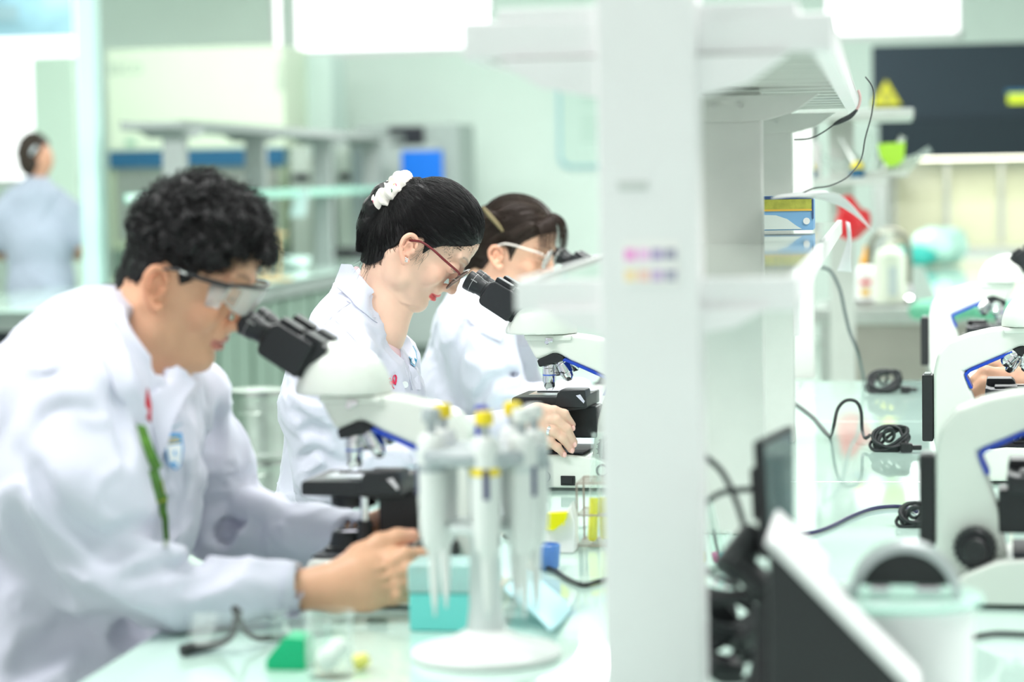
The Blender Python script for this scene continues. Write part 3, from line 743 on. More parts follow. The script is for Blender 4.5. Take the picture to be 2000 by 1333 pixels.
# papers and clutter on the rack
q = P(604, 380, 15.0); t = T('paper_sheet', (q.x, q.y-.2, 1.25), 'pale paper hanging from the far rack over the green bench', 'paper')
MB().prism([(-.03, .04), (.05, .05), (.02, -.12), (-.08, -.12)], -.002, .002).build('sheet', mat('pale blue paper', (.66, .80, .80), .6), t)
for i, (px, py, d, s) in enumerate([(576, 488, 15.0, .10)]):
    q = on_z(px, 525); t = T('steel_bowl', q, 'shiny round steel bowl on the far green bench', 'bowl')
    MB().lathe([(0, 0), (.05, .002), (.09, .03), (.105, .075), (.110, .078), (.104, .08), (.085, .035), (.045, .010), (0, .008)], 32).build('bowl_body', M['chrome'], t)
q = P(690, 500, 16.3); q.z = BENCH+.022; t = T('dark_cloth', q, 'small dark bundle on the far green bench beside the ponytail', 'cloth')
F = Field((-.2, -.15, -.02), (.2, .15, .14), .01); rr = random.Random(3)
for k in range(7): F.ell((rr.uniform(-.1, .1), rr.uniform(-.05, .05), .035), (.05, .05, .04), .02)
V, Q = F.mesh(); link('bundle', arr_mesh('bundle', V, Q), M['rubber'], t)
for i, (px, py, h, rad) in enumerate([(520, 548, .22, .010), (545, 552, .28, .010)]):
    q = on_z(px, py-4); q.z = BENCH
    t = T('wooden_stand_rod', q, ['shorter', 'taller'][i]+' wooden funnel stand on the far green bench behind the curly hair', 'stand', 'wooden stands')
    MB().box((-.07, -.05, 0), (.07, .05, .015), .003).build('base', mat('pine', (.70, .52, .28), .6, noise=.1), t); MB().cyl((0, 0, .015), (0, 0, h), rad, n=12).build('rod', mat('pine', (.70, .52, .28), .6), t)
    MB().box((-.05, -.01, h-.03), (.05, .01, h-.015), .002).build('cross_arm', mat('pine', (.70, .52, .28), .6), t)
q = P(632, 505, 15.6); MB().box((q.x-.05, q.y-.03, 1.0), (q.x+.05, q.y-.02, 1.16), .002)
# cream biosafety cabinet on the back wall
HX0, HX1 = P(200, 200, 18.3).x, P(562, 200, 18.3).x; hy = P(380, 200, 18.3).y
zt, zb = P(380, 92, 18.3).z, P(380, 293, 18.3).z
t = T('safety_cabinet', ((HX0+HX1)/2, hy, 0), 'big cream safety cabinet with a deep blue sash along its lower front', 'lab cabinet')
w2 = (HX1-HX0)/2
MB().box((-w2, 0, zb), (w2, .8, zt), .02).build('upper_housing', M['wallc'], t)
MB().box((-w2+.01, -.03, P(380, 326, 18.3).z), (w2+.0, 0, zb), .008).build('sash', M['blued'], t)
z2 = P(380, 326, 18.3).z; z3 = P(380, 470, 18.3).z
MB().box((-w2, 0, z3), (-w2+.05, .8, z2)).box((w2-.05, 0, z3), (w2, .8, z2)).box((-w2, .72, z3), (w2, .8, z2)).box((-w2, 0, z3-.06), (w2, .8, z3)).build('work_chamber', mat('olive chamber', (.42, .52, .36), .5), t)
MB().box((-w2+.05, .01, z3), (w2-.05, .018, z2)).build('glass_front', M['glass'], t)
for i in range(15):
    a = -w2+.62+i*.045; MB().box((a, .5, z3+.35), (a+.018, .53, z2-.02)).build('rack_bar', mat('tan wood', (.50, .42, .28), .6), t)
MB().box((-w2, .0, .0), (w2, .75, z3-.06), .01).build('stand_cabinet', M['cabg'], t)
txt('ESCO', .11, (-w2+.02, -.003, zt-.19), mat('grey green print', (.40, .55, .45), .5), t)
txt('CLASSII', .07, (w2-.05, -.003, zt-.12), mat('grey print', (.35, .45, .40), .5), t, (math.pi/2, math.pi/2, 0))
MB().box((-w2+.14, -.004, zb+.04), (-w2+.22, -.001, zb+.09)).build('sticker', mat('sticker green', (.35, .62, .45), .5), t)
# pale ventilation casing beside it, upper wall panels
q = P(622, 200, 18.9)
t = T('vent_casing', (q.x, q.y, 0), 'pale tall casing between the cream cabinet and the mint wall', 'casing')
MB().box((-.11, 0, .0), (.11, .5, P(592, 102, 18.6).z), .02).build('casing_body', mat('pale casing', (.70, .86, .80), .5), t)
# glazing panels left
MB()
# fridge block
FX0, FX1 = P(690, 300, 18.4).x, P(900, 300, 18.4).x; fy = P(800, 300, 18.4).y; fz = P(800, 243, 18.4).z
t = T('refrigerator', ((FX0+FX1)/2, fy, 0), 'grey upright refrigerator with a bright blue sheet on its door by the mint wall', 'refrigerator')
fw = (FX1-FX0)/2; FG = mat('refrigerator grey', (.36, .42, .40), .35)
MB().box((-fw, 0, .03), (fw, .7, fz), .015).build('body', FG, t)
dr = MB().box((-fw+.01, -.05, .08), (fw-.16, -.002, fz-.16), .012).build('door', mat('door grey', (.44, .50, .48), .3), t)
MB().cyl((-fw+.06, -.10, fz-.9), (-fw+.06, -.10, fz-.35), .012, n=12).build('door_handle', M['chrome'], dr)
MB().box((fw-.53, -.055, fz-.145), (fw-.27, -.004, fz-.02), .004).build('display', M['darkgap'], t)
q0, q1 = P(781, 295, 18.3), P(864, 350, 18.3)
MB().box((q0.x-(FX0+FX1)/2, -.056, q1.z-.14), (q1.x-(FX0+FX1)/2, -.052, q0.z)).build('blue_sheet', mat('bright blue sheet', (.0, .17, .75), .5), dr)
for i, (px0, px1) in enumerate(((566, 610), (655, 690))):
    a, c = P(px0, 300, 17.9), P(px1, 300, 17.9)
    t = T('storage_locker', (a.x, a.y, 0), ['olive grey locker beside the cream cabinet', 'grey locker against the left side of the refrigerator'][i], 'locker', 'grey lockers')
    MB().box((0, 0, .0), (c.x-a.x, .5, fz-.12*(2-i)), .006).build('carcass', mat('locker grey', [(.40, .46, .38), (.40, .46, .44)][i], .45), t)
    MB().box((.01, -.015, .1), (c.x-a.x-.01, 0, 1.6), .006).build('door', mat('locker door', (.45, .52, .46), .4), t)
    MB().box((.03, -.03, fz-.42), (c.x-a.x-.02, -.0, fz-.36), .003).build('dark_latch', M['darkgap'], t)
# whiteboard on back wall
q0, q1 = P(1080, 108, 19.3), P(1330, 325, 19.3)
t = T('notice_board', ((q0.x+q1.x)/2, YB-.03, q1.z), 'pale notice board with a rounded light blue frame on the mint back wall', 'notice board')
w_ = (q1.x-q0.x)/2; h_ = q0.z-q1.z
def rrect(w, h, r, n=6): return [(sx*(w-r)+r*math.cos(a+k*math.pi/2/n), (h/2)+sz*(h/2-r)+r*math.sin(a+k*math.pi/2/n)) for sx, sz, a in ((1, 1, 0), (-1, 1, math.pi/2), (-1, -1, math.pi), (1, -1, 1.5*math.pi)) for k in range(n+1)]
MB().prism(rrect(w_, h_, .09), -.01, .03).build('frame', mat('light blue frame', (.45, .72, .78), .4), t)
bd = MB().prism([(x*.94, h_/2+(z-h_/2)*.94) for x, z in rrect(w_, h_, .09)], -.014, -.008).build('board_face', mat('pale green board', (.70, .87, .79), .5), t)
for i in range(13):
    if i in (7,): continue
    MB().box((-w_*.62, -.0155, h_*.88-i*.048), (w_*.55-.12*((i*5) % 3), -.0135, h_*.88-i*.048+.014)).build('text_line', mat('faint text', (.52, .70, .62), .6), bd)
# mint panel columns and beams of the left glazing
struct(slab('trim_1', (P(65, 200, 17).x, P(65, 200, 17).y, 0), (P(150, 200, 17).x, P(65, 200, 17).y+.06, P(100, 112, 17).z), mat('green tinted panel', (.76, .93, .80), .4)))
t = T('blue_banner', (P(70, 30, 17.5).x, P(70, 30, 17.5).y, P(70, 72, 17.5).z), 'sky blue printed banner high in the corner above the short-haired back view', 'banner')
bn = mat('sky blue print', (.50, .84, 1.0), .5, noise=.45, nscale=2.5)
MB().box((-.62, 0, .0), (.28, .006, .62), .001).build('banner_cloth', bn, t)
MB().box((-.62, -.004, .12), (-.13, 0, .24), .001).build('banner_stripe', mat('grey blue print', (.42, .62, .70), .5), t)
# near left bench end seen over the man's back
q = on_z(40, 694)
t = T('lab_bench', (-3.3, q.y, 0), 'corner of a green glass bench just behind the back of the man in safety goggles', 'bench')
MB().box((-.9, -2.6, .72), (.55, -.01, .787), .004).build('worktop', M['postg'], t)
MB().box((-.92, -2.62, .788), (.57, 0, .80), .001).build('glass_sheet', M['glasstop'], t)
MB().box((-.85, -2.4, 0), (.5, -.1, .72), .004).build('cupboard', M['cabg'], t)
# stacked steel drums between man and woman
DC = P(508, 900, 7.6)
GALV = mat('galvanised steel', (.62, .70, .64), .33, metal=.8, noise=.15, nscale=18)
def drum(loc, label, rad, h):
    t = T('steel_drum', loc, label, 'drum', 'stacked steel drums')
    MB().lathe([(0, 0), (rad-.005, 0), (rad, .006), (rad, .02), (rad-.004, .026), (rad-.004, h-.03), (rad, h-.022), (rad, h-.008), (rad-.004, h), (0, h)], 40).build('drum_body', GALV, t)
    MB().ring((0, 0, h-.012), (0, 0, h+.002), rad+.004, rad-.004, 40).build('rim', M['steel'], t)
    MB().tube([(-.035, -rad+.002, h*.7), (-.03, -rad-.014, h*.7), (0, -rad-.019, h*.7), (.03, -rad-.014, h*.7), (.035, -rad+.002, h*.7)], .003, 8).build('handle', M['steel'], t)
    return t
CB = on_z(508, 978, .40)
T_ = T('step_stand', (CB.x, CB.y, 0), 'low grey green step stand under the steel drums', 'stand')
MB().box((-.16, -.12, .35), (.16, .2, .398), .006).build('step_top', M['cabg'], T_)
for sx in (-.14, .12):
    for sy in (-.10, .17): MB().box((sx, sy, 0), (sx+.02, sy+.02, .35), .002).build('leg', M['steel'], T_)
zt1 = .30
drum((CB.x+.008, CB.y, .40), 'dull steel drum behind the scrunchie woman, lower of the stacked pair', .082, .125)
drum((CB.x, CB.y, .528), 'brighter steel drum behind the scrunchie woman, upper of the stacked pair', .090, .205)
# ================================================================== right background: sink bench, dark hood
SX0 = P(1592, 610, 9.9).x; SY0 = on_z(1650, 603).y
t = T('sink_bench', (SX0, SY0, 0), 'steel sink bench beyond the far end of the island bench, under the dark hood', 'bench')
MB().box((0, .0, .735), (2.2, .62, .80), .006).build('steel_rim', M['steel'], t)
MB().box((.50, .0, .788), (2.4, 6.0, .805), .004).build('glass_top', M['glasstop'], t)
cab = MB().box((.02, .05, .1), (2.2, .6, .735), .004).build('cupboard', mat('steel front', (.40, .38, .34), .35, metal=.3, noise=.08, nscale=5), t)
for xa, xb in ((.02, .10), (.45, .50)): MB().box((xa, .03, .1), (xb, .06, .735), .002).build('upright', M['steel'], t)
MB().box((.04, .028, .36), (1.2, .05, .42), .002).build('cross_rail', M['steel'], t)
MB().lathe([(.001, -.12), (.15, -.12), (.18, -.02), (.19, 0), (.205, .006), (.205, .009), (.18, .009)], 40, Matrix.Translation((.24, .30, .80)), cap=False).build('basin', M['steel'], t)
q = P(1757, 600, 10.2)
q = P(1775, 600, 10.2); fx = q.x-SX0; f = T('faucet', (q.x-.0, SY0+.36, .81), 'tall gooseneck chrome faucet arching over the round sink', 'faucet')
MB().lathe([(0, 0), (.03, 0), (.032, .01), (.02, .02), (.018, .07), (0, .075)], 24).cyl((-.005, 0, .05), (-.07, -.02, .055), .007, n=12).build('base', M['chrome'], f)
R_ = .080; M['brass'] = mat('dull nickel', (.22, .22, .18), .45, metal=.3)
MB().tube([(0, 0, .05), (0, 0, .12), (0, 0, .20)]+[(-R_+R_*math.cos(a), 0, .215+R_*math.sin(a)) for a in np.linspace(0, math.pi, 9)]+[(-2*R_, 0, .18), (-2*R_, 0, .15)], .0135, 14, smooth=3).build('gooseneck', M['brass'], f, False, 180)
def bottle(name, px, d, label, prof, m, parts, z=.81):
    q = P(px, 500, d); o = T(name, (q.x, q.y, z), label, 'bottle')
    MB().lathe(prof, 32).build('bottle_body', m, o)
    for nm, fn, mm_ in parts: fn(MB()).build(nm, mm_, o)
    return o
OR = mat('orange plastic', (.95, .42, .03), .4); CRM = mat('cream plastic', (.80, .80, .70), .4)
b1 = bottle('washing_bottle', 1690, 10.15, 'white squeeze bottle with an orange nozzle and red label beside the sink', [(0, 0), (.040, 0), (.043, .005), (.043, .11), (.036, .135), (.018, .15), (.018, .155), (0, .156)], M['white'],
  [('nozzle', lambda b: b.lathe([(.020, .150), (.022, .153), (.020, .178), (.009, .19), (.006, .225), (.0, .228)], 24), OR),
   ('label', lambda b: b.lathe([(.0436, .02), (.0436, .10)], 32, cap=False), mat('label paper', (.84, .86, .84), .5)),
   ('label_print', lambda b: b.box((-.024, -.0475, .068), (.024, -.0375, .086), .003), mat('red print', (.80, .10, .14), .5)),
   ('label_picture', lambda b: b.box((-.020, -.0470, .022), (.018, -.038, .050), .003), mat('orange print', (.90, .55, .14), .5))])
b2 = bottle('soap_bottle', 1738, 9.98, 'tall cream pump soap bottle in front of the gooseneck faucet', [(0, 0), (.060, 0), (.064, .006), (.066, .18), (.050, .215), (.020, .225), (.018, .235), (0, .236)], mat('cream translucent', (.74, .78, .66), .35),
  [('pump', lambda b: b.cyl((0, 0, .23), (0, 0, .285), .008, n=12).box((-.045, -.010, .28), (.014, .010, .296), .004).cyl((0, 0, .23), (0, 0, .25), .021, n=20), CRM),
   ('label_print', lambda b: b.box((-.008, -.0685, .03), (.030, -.055, .15), .003), mat('faint print', (.55, .62, .62), .5))])
q = on_z(1838, 500)
t = T('plastic_bags', (P(1830, 470, 13.6).x, P(1830, 470, 13.6).y, .832), 'crumpled teal and pale green plastic bags on the glass before the lit hood', 'bag')
F = Field((-.4, -.3, -.02), (.4, .3, .3), .012); rr = random.Random(9)
for k in range(9): F.ell((-.16+rr.uniform(-.06, .10), rr.uniform(-.1, .1), .035), (.08, .08, .055), .02)
F.warp(lambda x, y, z: .012*vnoise(np.stack([x, y, z], 1), 22, 3))
V, Q = F.mesh(); link('teal_bag', arr_mesh('teal_bag', V, Q), mat('teal film', (.03, .42, .36), .3), t, ang=60)
F = Field((-.4, -.3, -.02), (.4, .3, .4), .012)
for k in range(9): F.ell((.03+rr.uniform(-.10, .12), rr.uniform(-.0, .2), .08), (.10, .1, .10), .03)
F.warp(lambda x, y, z: .016*vnoise(np.stack([x, y, z], 1), 18, 5))
V, Q = F.mesh(); link('pale_bag', arr_mesh('pale_bag', V, Q), mat('pale green film', (.50, .76, .66), .35), t, ang=60)
t = T('green_cloth', (P(1890, 565, 9.0).x, P(1890, 565, 9.0).y, .80), 'folded green cloth just behind the smallest right-hand microscope', 'cloth')
F = Field((-.3, -.3, -.01), (.4, .3, .15), .01)
for k in range(10): F.ell((rr.uniform(-.14, .22), rr.uniform(-.15, .15), .035), (.09, .09, .035), .02)
F.warp(lambda x, y, z: .008*vnoise(np.stack([x, y, z], 1), 30, 6))
V, Q = F.mesh(); link('cloth_fold', arr_mesh('cloth_fold', V, Q), mat('leaf green cloth', (.16, .52, .34), .7), t, ang=60)
MB().box((-.2, -.45, -.8), (.5, .4, -.001), .004).build('side_table', M['white'], t) if 0 else None
# dark laminar hood
HY = 15.6; q0, q1 = P(1703, 105, HY), P(1703, 310, HY)
t = T('fume_hood', (q0.x, q0.y, 0), 'wide dark fume hood with a yellow warning triangle over a lit steel chamber', 'fume hood')
zt_, zb_ = q0.z, q1.z; Wd = 1.9
MB().box((0, 0, zb_+.24), (Wd, .9, zt_+.05), .012).build('upper_fascia', M['dark'], t)
MB().box((.04, -.02, zb_), (Wd, .5, zb_+.25), .008).build('sash_panel', mat('darker navy panel', (.012, .022, .030), .5, spec=.3), t)
for xa in (0, Wd-.1): MB().box((xa, .0, .82), (xa+.1, .9, zb_), .004).build('side_post', M['steel'], t)
MB().box((0, .85, .82), (Wd, .9, zb_), .002).build('chamber_back', mat('chamber lining', (.72, .76, .60), .4, noise=.05, nscale=3), t)
for k in range(5): MB().box((.12+k*.36, .82, .86), (.15+k*.36, .85, zb_), .002).build('chamber_rib', M['steel'], t)
MB().box((.0, .0, .80), (Wd, .9, .84), .004).build('chamber_floor', M['steel'], t)
MB().box((.3, .3, zb_-.015), (Wd-.3, .36, zb_-.002)).build('chamber_lamp', mat('chamber tube', (1, .97, .80), .5, emit=4), t)
area('chamber_light', (q0.x+Wd/2, q0.y+.45, zb_-.04), (1.2, .3), 5, col=(1, .96, .74))
m_ = MB().prism([(.0, 0), (.19, 0), (.095, .165)], -.006, 0, .003).build('warning_triangle', mat('warning yellow', (.62, .58, .02), .45), t); m_.location = (-.005, -.001, P(1700, 207, HY).z)
MB().prism([(.04, .022), (.15, .022), (.095, .118)], -.0085, -.006).build('warning_field', mat('warning print', (.42, .40, .05), .45), m_)
MB().box((.090, -.0095, .05), (.100, -.008, .09)).box((.090, -.0095, .032), (.100, -.008, .042)).build('exclamation_mark', M['black'], m_)
s_ = P(1985, 193, HY); MB().box((s_.x-q0.x-.06, -.010, s_.z-.035), (s_.x-q0.x+.16, 0, s_.z+.030), .002).build('yellow_label', mat('lime label', (.75, .85, .03), .5), t)
MB().box((s_.x-q0.x-.075, -.008, s_.z+.030), (s_.x-q0.x+.16, 0, s_.z+.055), .002).build('blue_label_edge', M['blued'], t)
# clutter on the small far rack
o = rk2.location
def rt(name, dx, dy, z, label, cat, group=None): return T(name, (o.x+dx, o.y+dy, z), label, cat, group)
t = rt('red_bag', .02, -.31, 1.13, 'crumpled red plastic bag hanging behind the paper sheet', 'bag')
F = Field((-.12, -.1, -.1), (.16, .1, .22), .006)
for k in range(12): F.ell((rr.uniform(-.01, .065), rr.uniform(-.02, .02), rr.uniform(.015, .10)), (.030, .028, .034), .02)
F.warp(lambda x, y, z: .007*vnoise(np.stack([x, y, z], 1), 40, 3))
V, Q = F.mesh(); link('bag_film', arr_mesh('bag_film', V, Q), mat('red film', (.72, .02, .03), .3), t, ang=60)
LIME = mat('lime plastic', (.45, .80, .05), .4); YEL = mat('yellow plastic', (.90, .72, .05), .4)
t = rt('lime_cloth', .17, -.22, 1.37, 'lime green cloth hanging from the small far rack against the dark hood', 'cloth')
MB().prism([(-.04, .08), (.06, .085), (.055, .02), (.03, .0), (.0, -.005), (-.03, .03)], -.01, .01, .004).build('cloth_fold', LIME, t)
t = rt('glass_flasks', .06, -.1, 1.352, 'jumble of clear glassware and foil on the small far rack', 'glassware')
for k in range(5):
    x = -.04+k*.045; MB().lathe([(.0, 0), (.03, 0), (.032, .02), (.012, .09), (.012, .14), (.014, .142)], 20, Matrix.Translation((x, .03*(k % 2), .0)) @ Matrix.Rotation(.5*(k-2), 4, 'Y')).build('flask', M['steel'] if k % 2 else M['glass'], t)
MB().box((-.1, -.1, -.02), (.18, .12, 0), .004).build('tray', M['post'], t)
for i, (dx, z, w) in enumerate(((-.115, 1.382, .06), (.06, 1.382, .05))):
    t = rt('reagent_bottle', dx, -.25, z-.05, ['small blue-capped yellow bottle left of the small far rack', 'small yellow and blue bottle on the small far rack above the red bag'][i], 'bottle', 'yellow reagent bottles')
    MB().lathe([(0, 0), (w/2, 0), (w/2, .03), (0, .03)], 20).build('bottle_body', M['blued'], t); MB().lathe([(0, .03), (w/2, .03), (w/3, .055), (0, .058)], 20).build('cap', YEL, t)
q = P(1600, 300, 9.6); t = T('squeeze_bottle', (o.x-.10, o.y-.15, 1.332), 'slim black-capped white bottle seen just right of the last rack post', 'bottle')
MB().lathe([(0, 0), (.03, 0), (.03, .12), (.012, .14), (0, .14)], 20).build('bottle_body', M['white'], t); MB().lathe([(.014, .14), (.016, .24), (0, .25)], 16).build('cap', M['black'], t)
# ================================================================== people: shared anatomy (head frame: x to the face, y to the person's left, z up; origin between the ears)
def table(zs, vs):
    zs = np.array(zs, float)/1000; vs = np.array(vs, float)/1000
    t = np.linspace(zs[0], zs[-1], 400); base = np.interp(t, zs, vs); k = np.exp(-np.linspace(-2, 2, 21)**2); k /= k.sum()
    sm = np.convolve(np.pad(base, 10, mode='edge'), k, 'valid'); return lambda z: np.interp(z, t, sm)
ZS = [-86, -80, -74, -67, -55, -45, -33, -25, -10, 10, 30, 45, 60, 77, 91, 110, 125, 133, 138]
XF = table(ZS, [48, 66, 78, 84, 83, 83.5, 85, 85, 85, 86, 88, 93, 95, 93, 86, 68, 44, 22, -8])
XB = table(ZS, [30, 22, 14, 4, -12, -24, -42, -54, -68, -78, -84, -86, -86, -82, -74, -58, -42, -30, -20])
WD = table(ZS, [16, 30, 38, 45, 52, 57, 61, 64, 68, 70, 72, 73, 73, 71, 67, 55, 38, 22, 6])
TP = table(ZS, [300, 420, 480, 470, 430, 400, 360, 330, 290, 240, 210, 170, 130, 90, 60, 30, 0, 0, 0])
def core(X, Y, Z, grow=0.):
    f, b, w, tp = XF(Z)+grow, XB(Z)-grow, WD(Z)+grow, TP(Z)
    a = np.maximum((f-b)/2, .004); c = (f+b)/2; w = np.maximum(w, .004); t = np.clip((X-c)/a, -1.3, 1.3)
    yy = Y/(1-tp*np.clip((t+.35)/1.35, 0, 1)**1.4)
    return ((np.abs((X-c)/a)**2.25+np.abs(yy/w)**2.25)**(1/2.25)-1)*np.minimum(a, w)
def norm_field(F, sl, d):
    g = np.gradient(d, F.h); m = np.sqrt(g[0]**2+g[1]**2+g[2]**2); return (d/np.clip(m, .55, 4)).astype(np.float32)
class Head:
    """turns head-frame points into the room"""
    def __init__(s, ear_px, ear_d, pitch, rz, scale, tilt=0):
        s.R = np.array(Matrix.Rotation(math.radians(rz), 3, 'Z') @ Matrix.Rotation(math.radians(pitch), 3, 'Y') @ Matrix.Rotation(math.radians(tilt), 3, 'X'))
        s.S = np.array(scale); e = np.array(P(ear_px[0], ear_px[1], ear_d)); s.O = e-s.R@(np.array([0, -.075, 0])*s.S)
    def w(s, p): return (np.atleast_2d(np.array(p, float))*s.S)@s.R.T+s.O
    def l(s, p): return ((np.atleast_2d(np.array([list(q) for q in np.atleast_2d(np.array(p))], float))-s.O)@s.R)/s.S
    def mtx(s): return Matrix.Translation(Vector(s.O)) @ Matrix([list(r) for r in s.R]).to_4x4() @ Matrix.Diagonal((*s.S, 1))
def head_field(H, neck, chest=None, female=True, h=.0019):
    """neck: world (point, radius) list from under the skull to the collar"""
    F = Field((-.125, -.125, -.25), (.125, .125, .150), h)
    sl, G = F.region((-1, -1, -.09), (1, 1, 1)); X, Y, Z = G
    d = norm_field(F, sl, core(X, Y, Z)); d = np.where((Z < -.0865) | (Z > .124), .05, d); F.put(sl, d, 0)
    nl = [H.l(p)[0] for p, r in neck]; nr = [r/H.S[1] for p, r in neck]
    F.chain(nl, nr, .022)
    F.cap((.045, .0, -.055), nl[-1]+np.array([.02, 0, 0]), .020, .03, .03)
    for s in (-1, 1):
        F.cap((-.02, s*.050, -.03), nl[-1]+np.array([.03, -s*.0, 0]), .012, .014, .02)          # neck muscle
        F.ell((.062, s*.040, -.010), (.016, .016, .018), .02)                                  # cheek
        F.ell((.010, s*.053, -.052), (.018, .010, .014), .02)                                  # jaw corner
        F.cap((.089, s*.012, .042), (.076, s*.048, .046), .0075, .006, .012)                   # brow
        F.ell((.096, s*.030, .024), (.013, .016, .010), .010, 's')                             # socket
        F.ell((.0770, s*.031, .0235), (.0142, .0148, .0138), .003)                             # lids
        F.ell((.0915, s*.0315, .0190), (.0050, .0115, .0010), .0012, 's')                      # eye slit
        F.cap((.089, s*.024, .0205), (.083, s*.046, .0175), .0016, .0012, .002)                # lash line
    F.chain([(.088, 0, .036), (.092, 0, .022), (.098, 0, .006), (.1035, 0, -.0085)], [.0075, .0068, .0078, .0092], .008)
    F.ell((.1050, 0, -.0125), (.0088, .0092, .0072), .005)
    for s in (-1, 1):
        F.ell((.0955, s*.0115, -.0145), (.0095, .0060, .0066), .005)
        F.ell((.0985, s*.0062, -.0205), (.0042, .0028, .0028), .002, 's')
    F.ell((.0860, 0, -.0300), (.0085, .022, .010), .012)
    F.ell((.0885, 0, -.0340), (.0085, .0190, .0046), .004); F.ell((.0868, 0, -.0455), (.0090, .0165, .0056), .004)
    F.cap((.0968, -.010, -.0393), (.0968, .010, -.0393), .0010, .0010, .002, 's'); 
    for s in (-1, 1): F.cap((.0965, s*.008, -.0393), (.0835, s*.0235, -.0405), .0011, .0008, .002, 's')
    F.ell((.0900, 0, -.0545), (.006, .014, .0035), .008, 's')
    F.ell((.0760, 0, -.0665), (.0130, .018, .0130), .014)
    for s in (-1, 1):                                                                          # ears
        E = lambda x, z, o=0, ca=.80*math.cos(.33), sa=.80*math.sin(.33): (x*ca-z*sa, s*(.0745+max(0, .004-x)*.38+o), x*sa+z*ca)
        F.chain([E(-.012, .014, -.002), E(-.010, .0, -.002), E(-.006, -.014, -.002)], [.0100, .0098, .0078], .004, sq=((0, 1, 0), .40))
        hx = [(.008, .010), (.006, .023), (-.004, .032), (-.016, .0315), (-.0245, .021), (-.0255, .006), (-.0205, -.010), (-.012, -.022), (-.004, -.0305), (.003, -.026)]
        hp, hr = spline(np.array([E(x, z, .0035) for x, z in hx]), [.0026, .0028, .0031, .0033, .0033, .0031, .0031, .0040, .0048, .0039], 4); F.chain(list(hp), list(hr), .003)
        F.chain([E(x, z, .0025) for x, z in [(-.004, .018), (-.014, .014), (-.0165, .002), (-.010, -.012), (-.002, -.014)]], [.0024, .0026, .0028, .0028, .0026], .002)
        F.ell(E(-.0065, .001, .0065), (.0060, .0065, .0085), .003, 's')
        F.chain([E(x, z, .0060) for x, z in [(.001, .017), (-.010, .0235), (-.0195, .016), (-.0205, .002)]], [.0022, .0024, .0024, .0018], .002, 's')
        F.ell(E(.0050, -.002, .0035), (.0040, .0036, .0060), .003)
    return F
def smooth01(t): t = np.clip(t, 0, 1); return t*t*(3-2*t)
def skin_tint(p, base, lip, female=True, brow=True):
    x, y, z = p[:, 0], p[:, 1], p[:, 2]; c = np.tile(np.array(base), (len(p), 1))
    def mix(m, col, k=1):
        nonlocal c
        m = (m*k)[:, None]; c = c*(1-m)+np.array(col)*m
    warm = np.array(base)*np.array([1.0, .80, .76])
    mix(np.exp(-(((x-.075)/.03)**2+((np.abs(y)-.045)/.022)**2+((z+.004)/.022)**2)), warm, .6)
    mix(np.exp(-(((x-.106)/.014)**2+(y/.016)**2+((z+.012)/.012)**2)), warm*[1, .9, .9], .75)
    mix(smooth01((np.abs(y)-.072)/.010)*np.exp(-((z)/.05)**2-((x+.008)/.03)**2), warm*[1, .92, .9], .7)
    mix(np.exp(-(((x-.088)/.010)**2+((np.abs(y)-.031)/.018)**2+((z-.026)/.012)**2)), warm*.92, .35)
    half = .0225*np.sqrt(np.clip(1-((z+.0395)/.0118)**2, 0, 1)); mix(smooth01((half-np.abs(y))/.003)*smooth01((x-.078)/.004), lip, .95)
    mix(np.exp(-((z+.0393)/.0009)**2)*(np.abs(y) < .021)*(x > .083), np.array(lip)*.35, .8)
    if brow:
        a = np.abs(y); zc = .0435+.006*np.sin(np.clip((a-.012)/.038, 0, 1)*2.4)
        m = np.exp(-((z-zc)/(.0034-.0020*np.clip((a-.012)/.038, 0, 1)))**2)*smooth01((a-.010)/.005)*smooth01((.052-a)/.006)*(x > .06)
        mix(m*(.65+.35*vnoise(p*np.array([1, 1, .4]), 900, 2)), (.03, .022, .018), .85)
    a = np.abs(y); mix(np.exp(-((z-.0195)/.0012)**2)*smooth01((a-.018)/.004)*smooth01((.047-a)/.003)*(x > .078), (.02, .015, .012), .9)
    mix(((x-.0985)**2+(a-.0062)**2+(z+.0205)**2 < .0038**2).astype(float), (.12, .04, .03), .8)
    return np.clip(c, 0, 1)
def skin_mat(name, rough=.42): return mat(name, (.8, .6, .5), rough, spec=.35, sss=.12, attr='tint', noise=.03, nscale=60)
def limb_field(lo, hi, h): return Field(lo, hi, h)
def hand_mesh(parts, h=.0019, extra=None):
    """parts: list of (points, radii, blend, squash)"""
    al = np.array([list(p) for pts, *_ in parts for p in pts]); F = Field(al.min(0)-.05, al.max(0)+.05, h)
    for pts, rs, k, sq in parts: F.chain(pts, rs, k, sq=sq)
    if extra: extra(F)
    return F.mesh()
def join_arr(lst):
    Vs, Qs, n = [], [], 0
    for V, Q in lst: Vs.append(V); Qs.append(Q+n); n += len(V)
    return np.concatenate(Vs), np.concatenate(Qs)
def eyes(H, parent):
    for s in (-1, 1):
        c = np.array((.0770, s*.031, .0235)); m = H.mtx()
        e = MB().ball(c, .0119, 20, mtx=m).build('eyeball', M['eyew'], parent, True, 180)
        MB().ball(c+np.array([.0085, 0, -.0050]), .0056, 14, (.7, 1, 1), mtx=m).build('iris', M['iris'], e)
M['eyew'] = mat('eye white', (.62, .56, .53), .6); M['iris'] = mat('dark brown iris', (.03, .015, .01), .1)
def cloth_noise(amp, sc=(9, 9, 9), seed=1, ridge=.5):
    def f(x, y, z):
        p = np.stack([x*sc[0], y*sc[1], z*sc[2]], 1); q = p+.6*np.stack([vnoise(p, 1.1, seed+5), vnoise(p, 1.1, seed+6), vnoise(p, 1.1, seed+7)], 1)
        n = vnoise(q, 1, seed); n2 = vnoise(q, 2.3, seed+1)
        return amp*(n*.7+.3*n2-ridge*(1-np.abs(n2))**4)
    return f
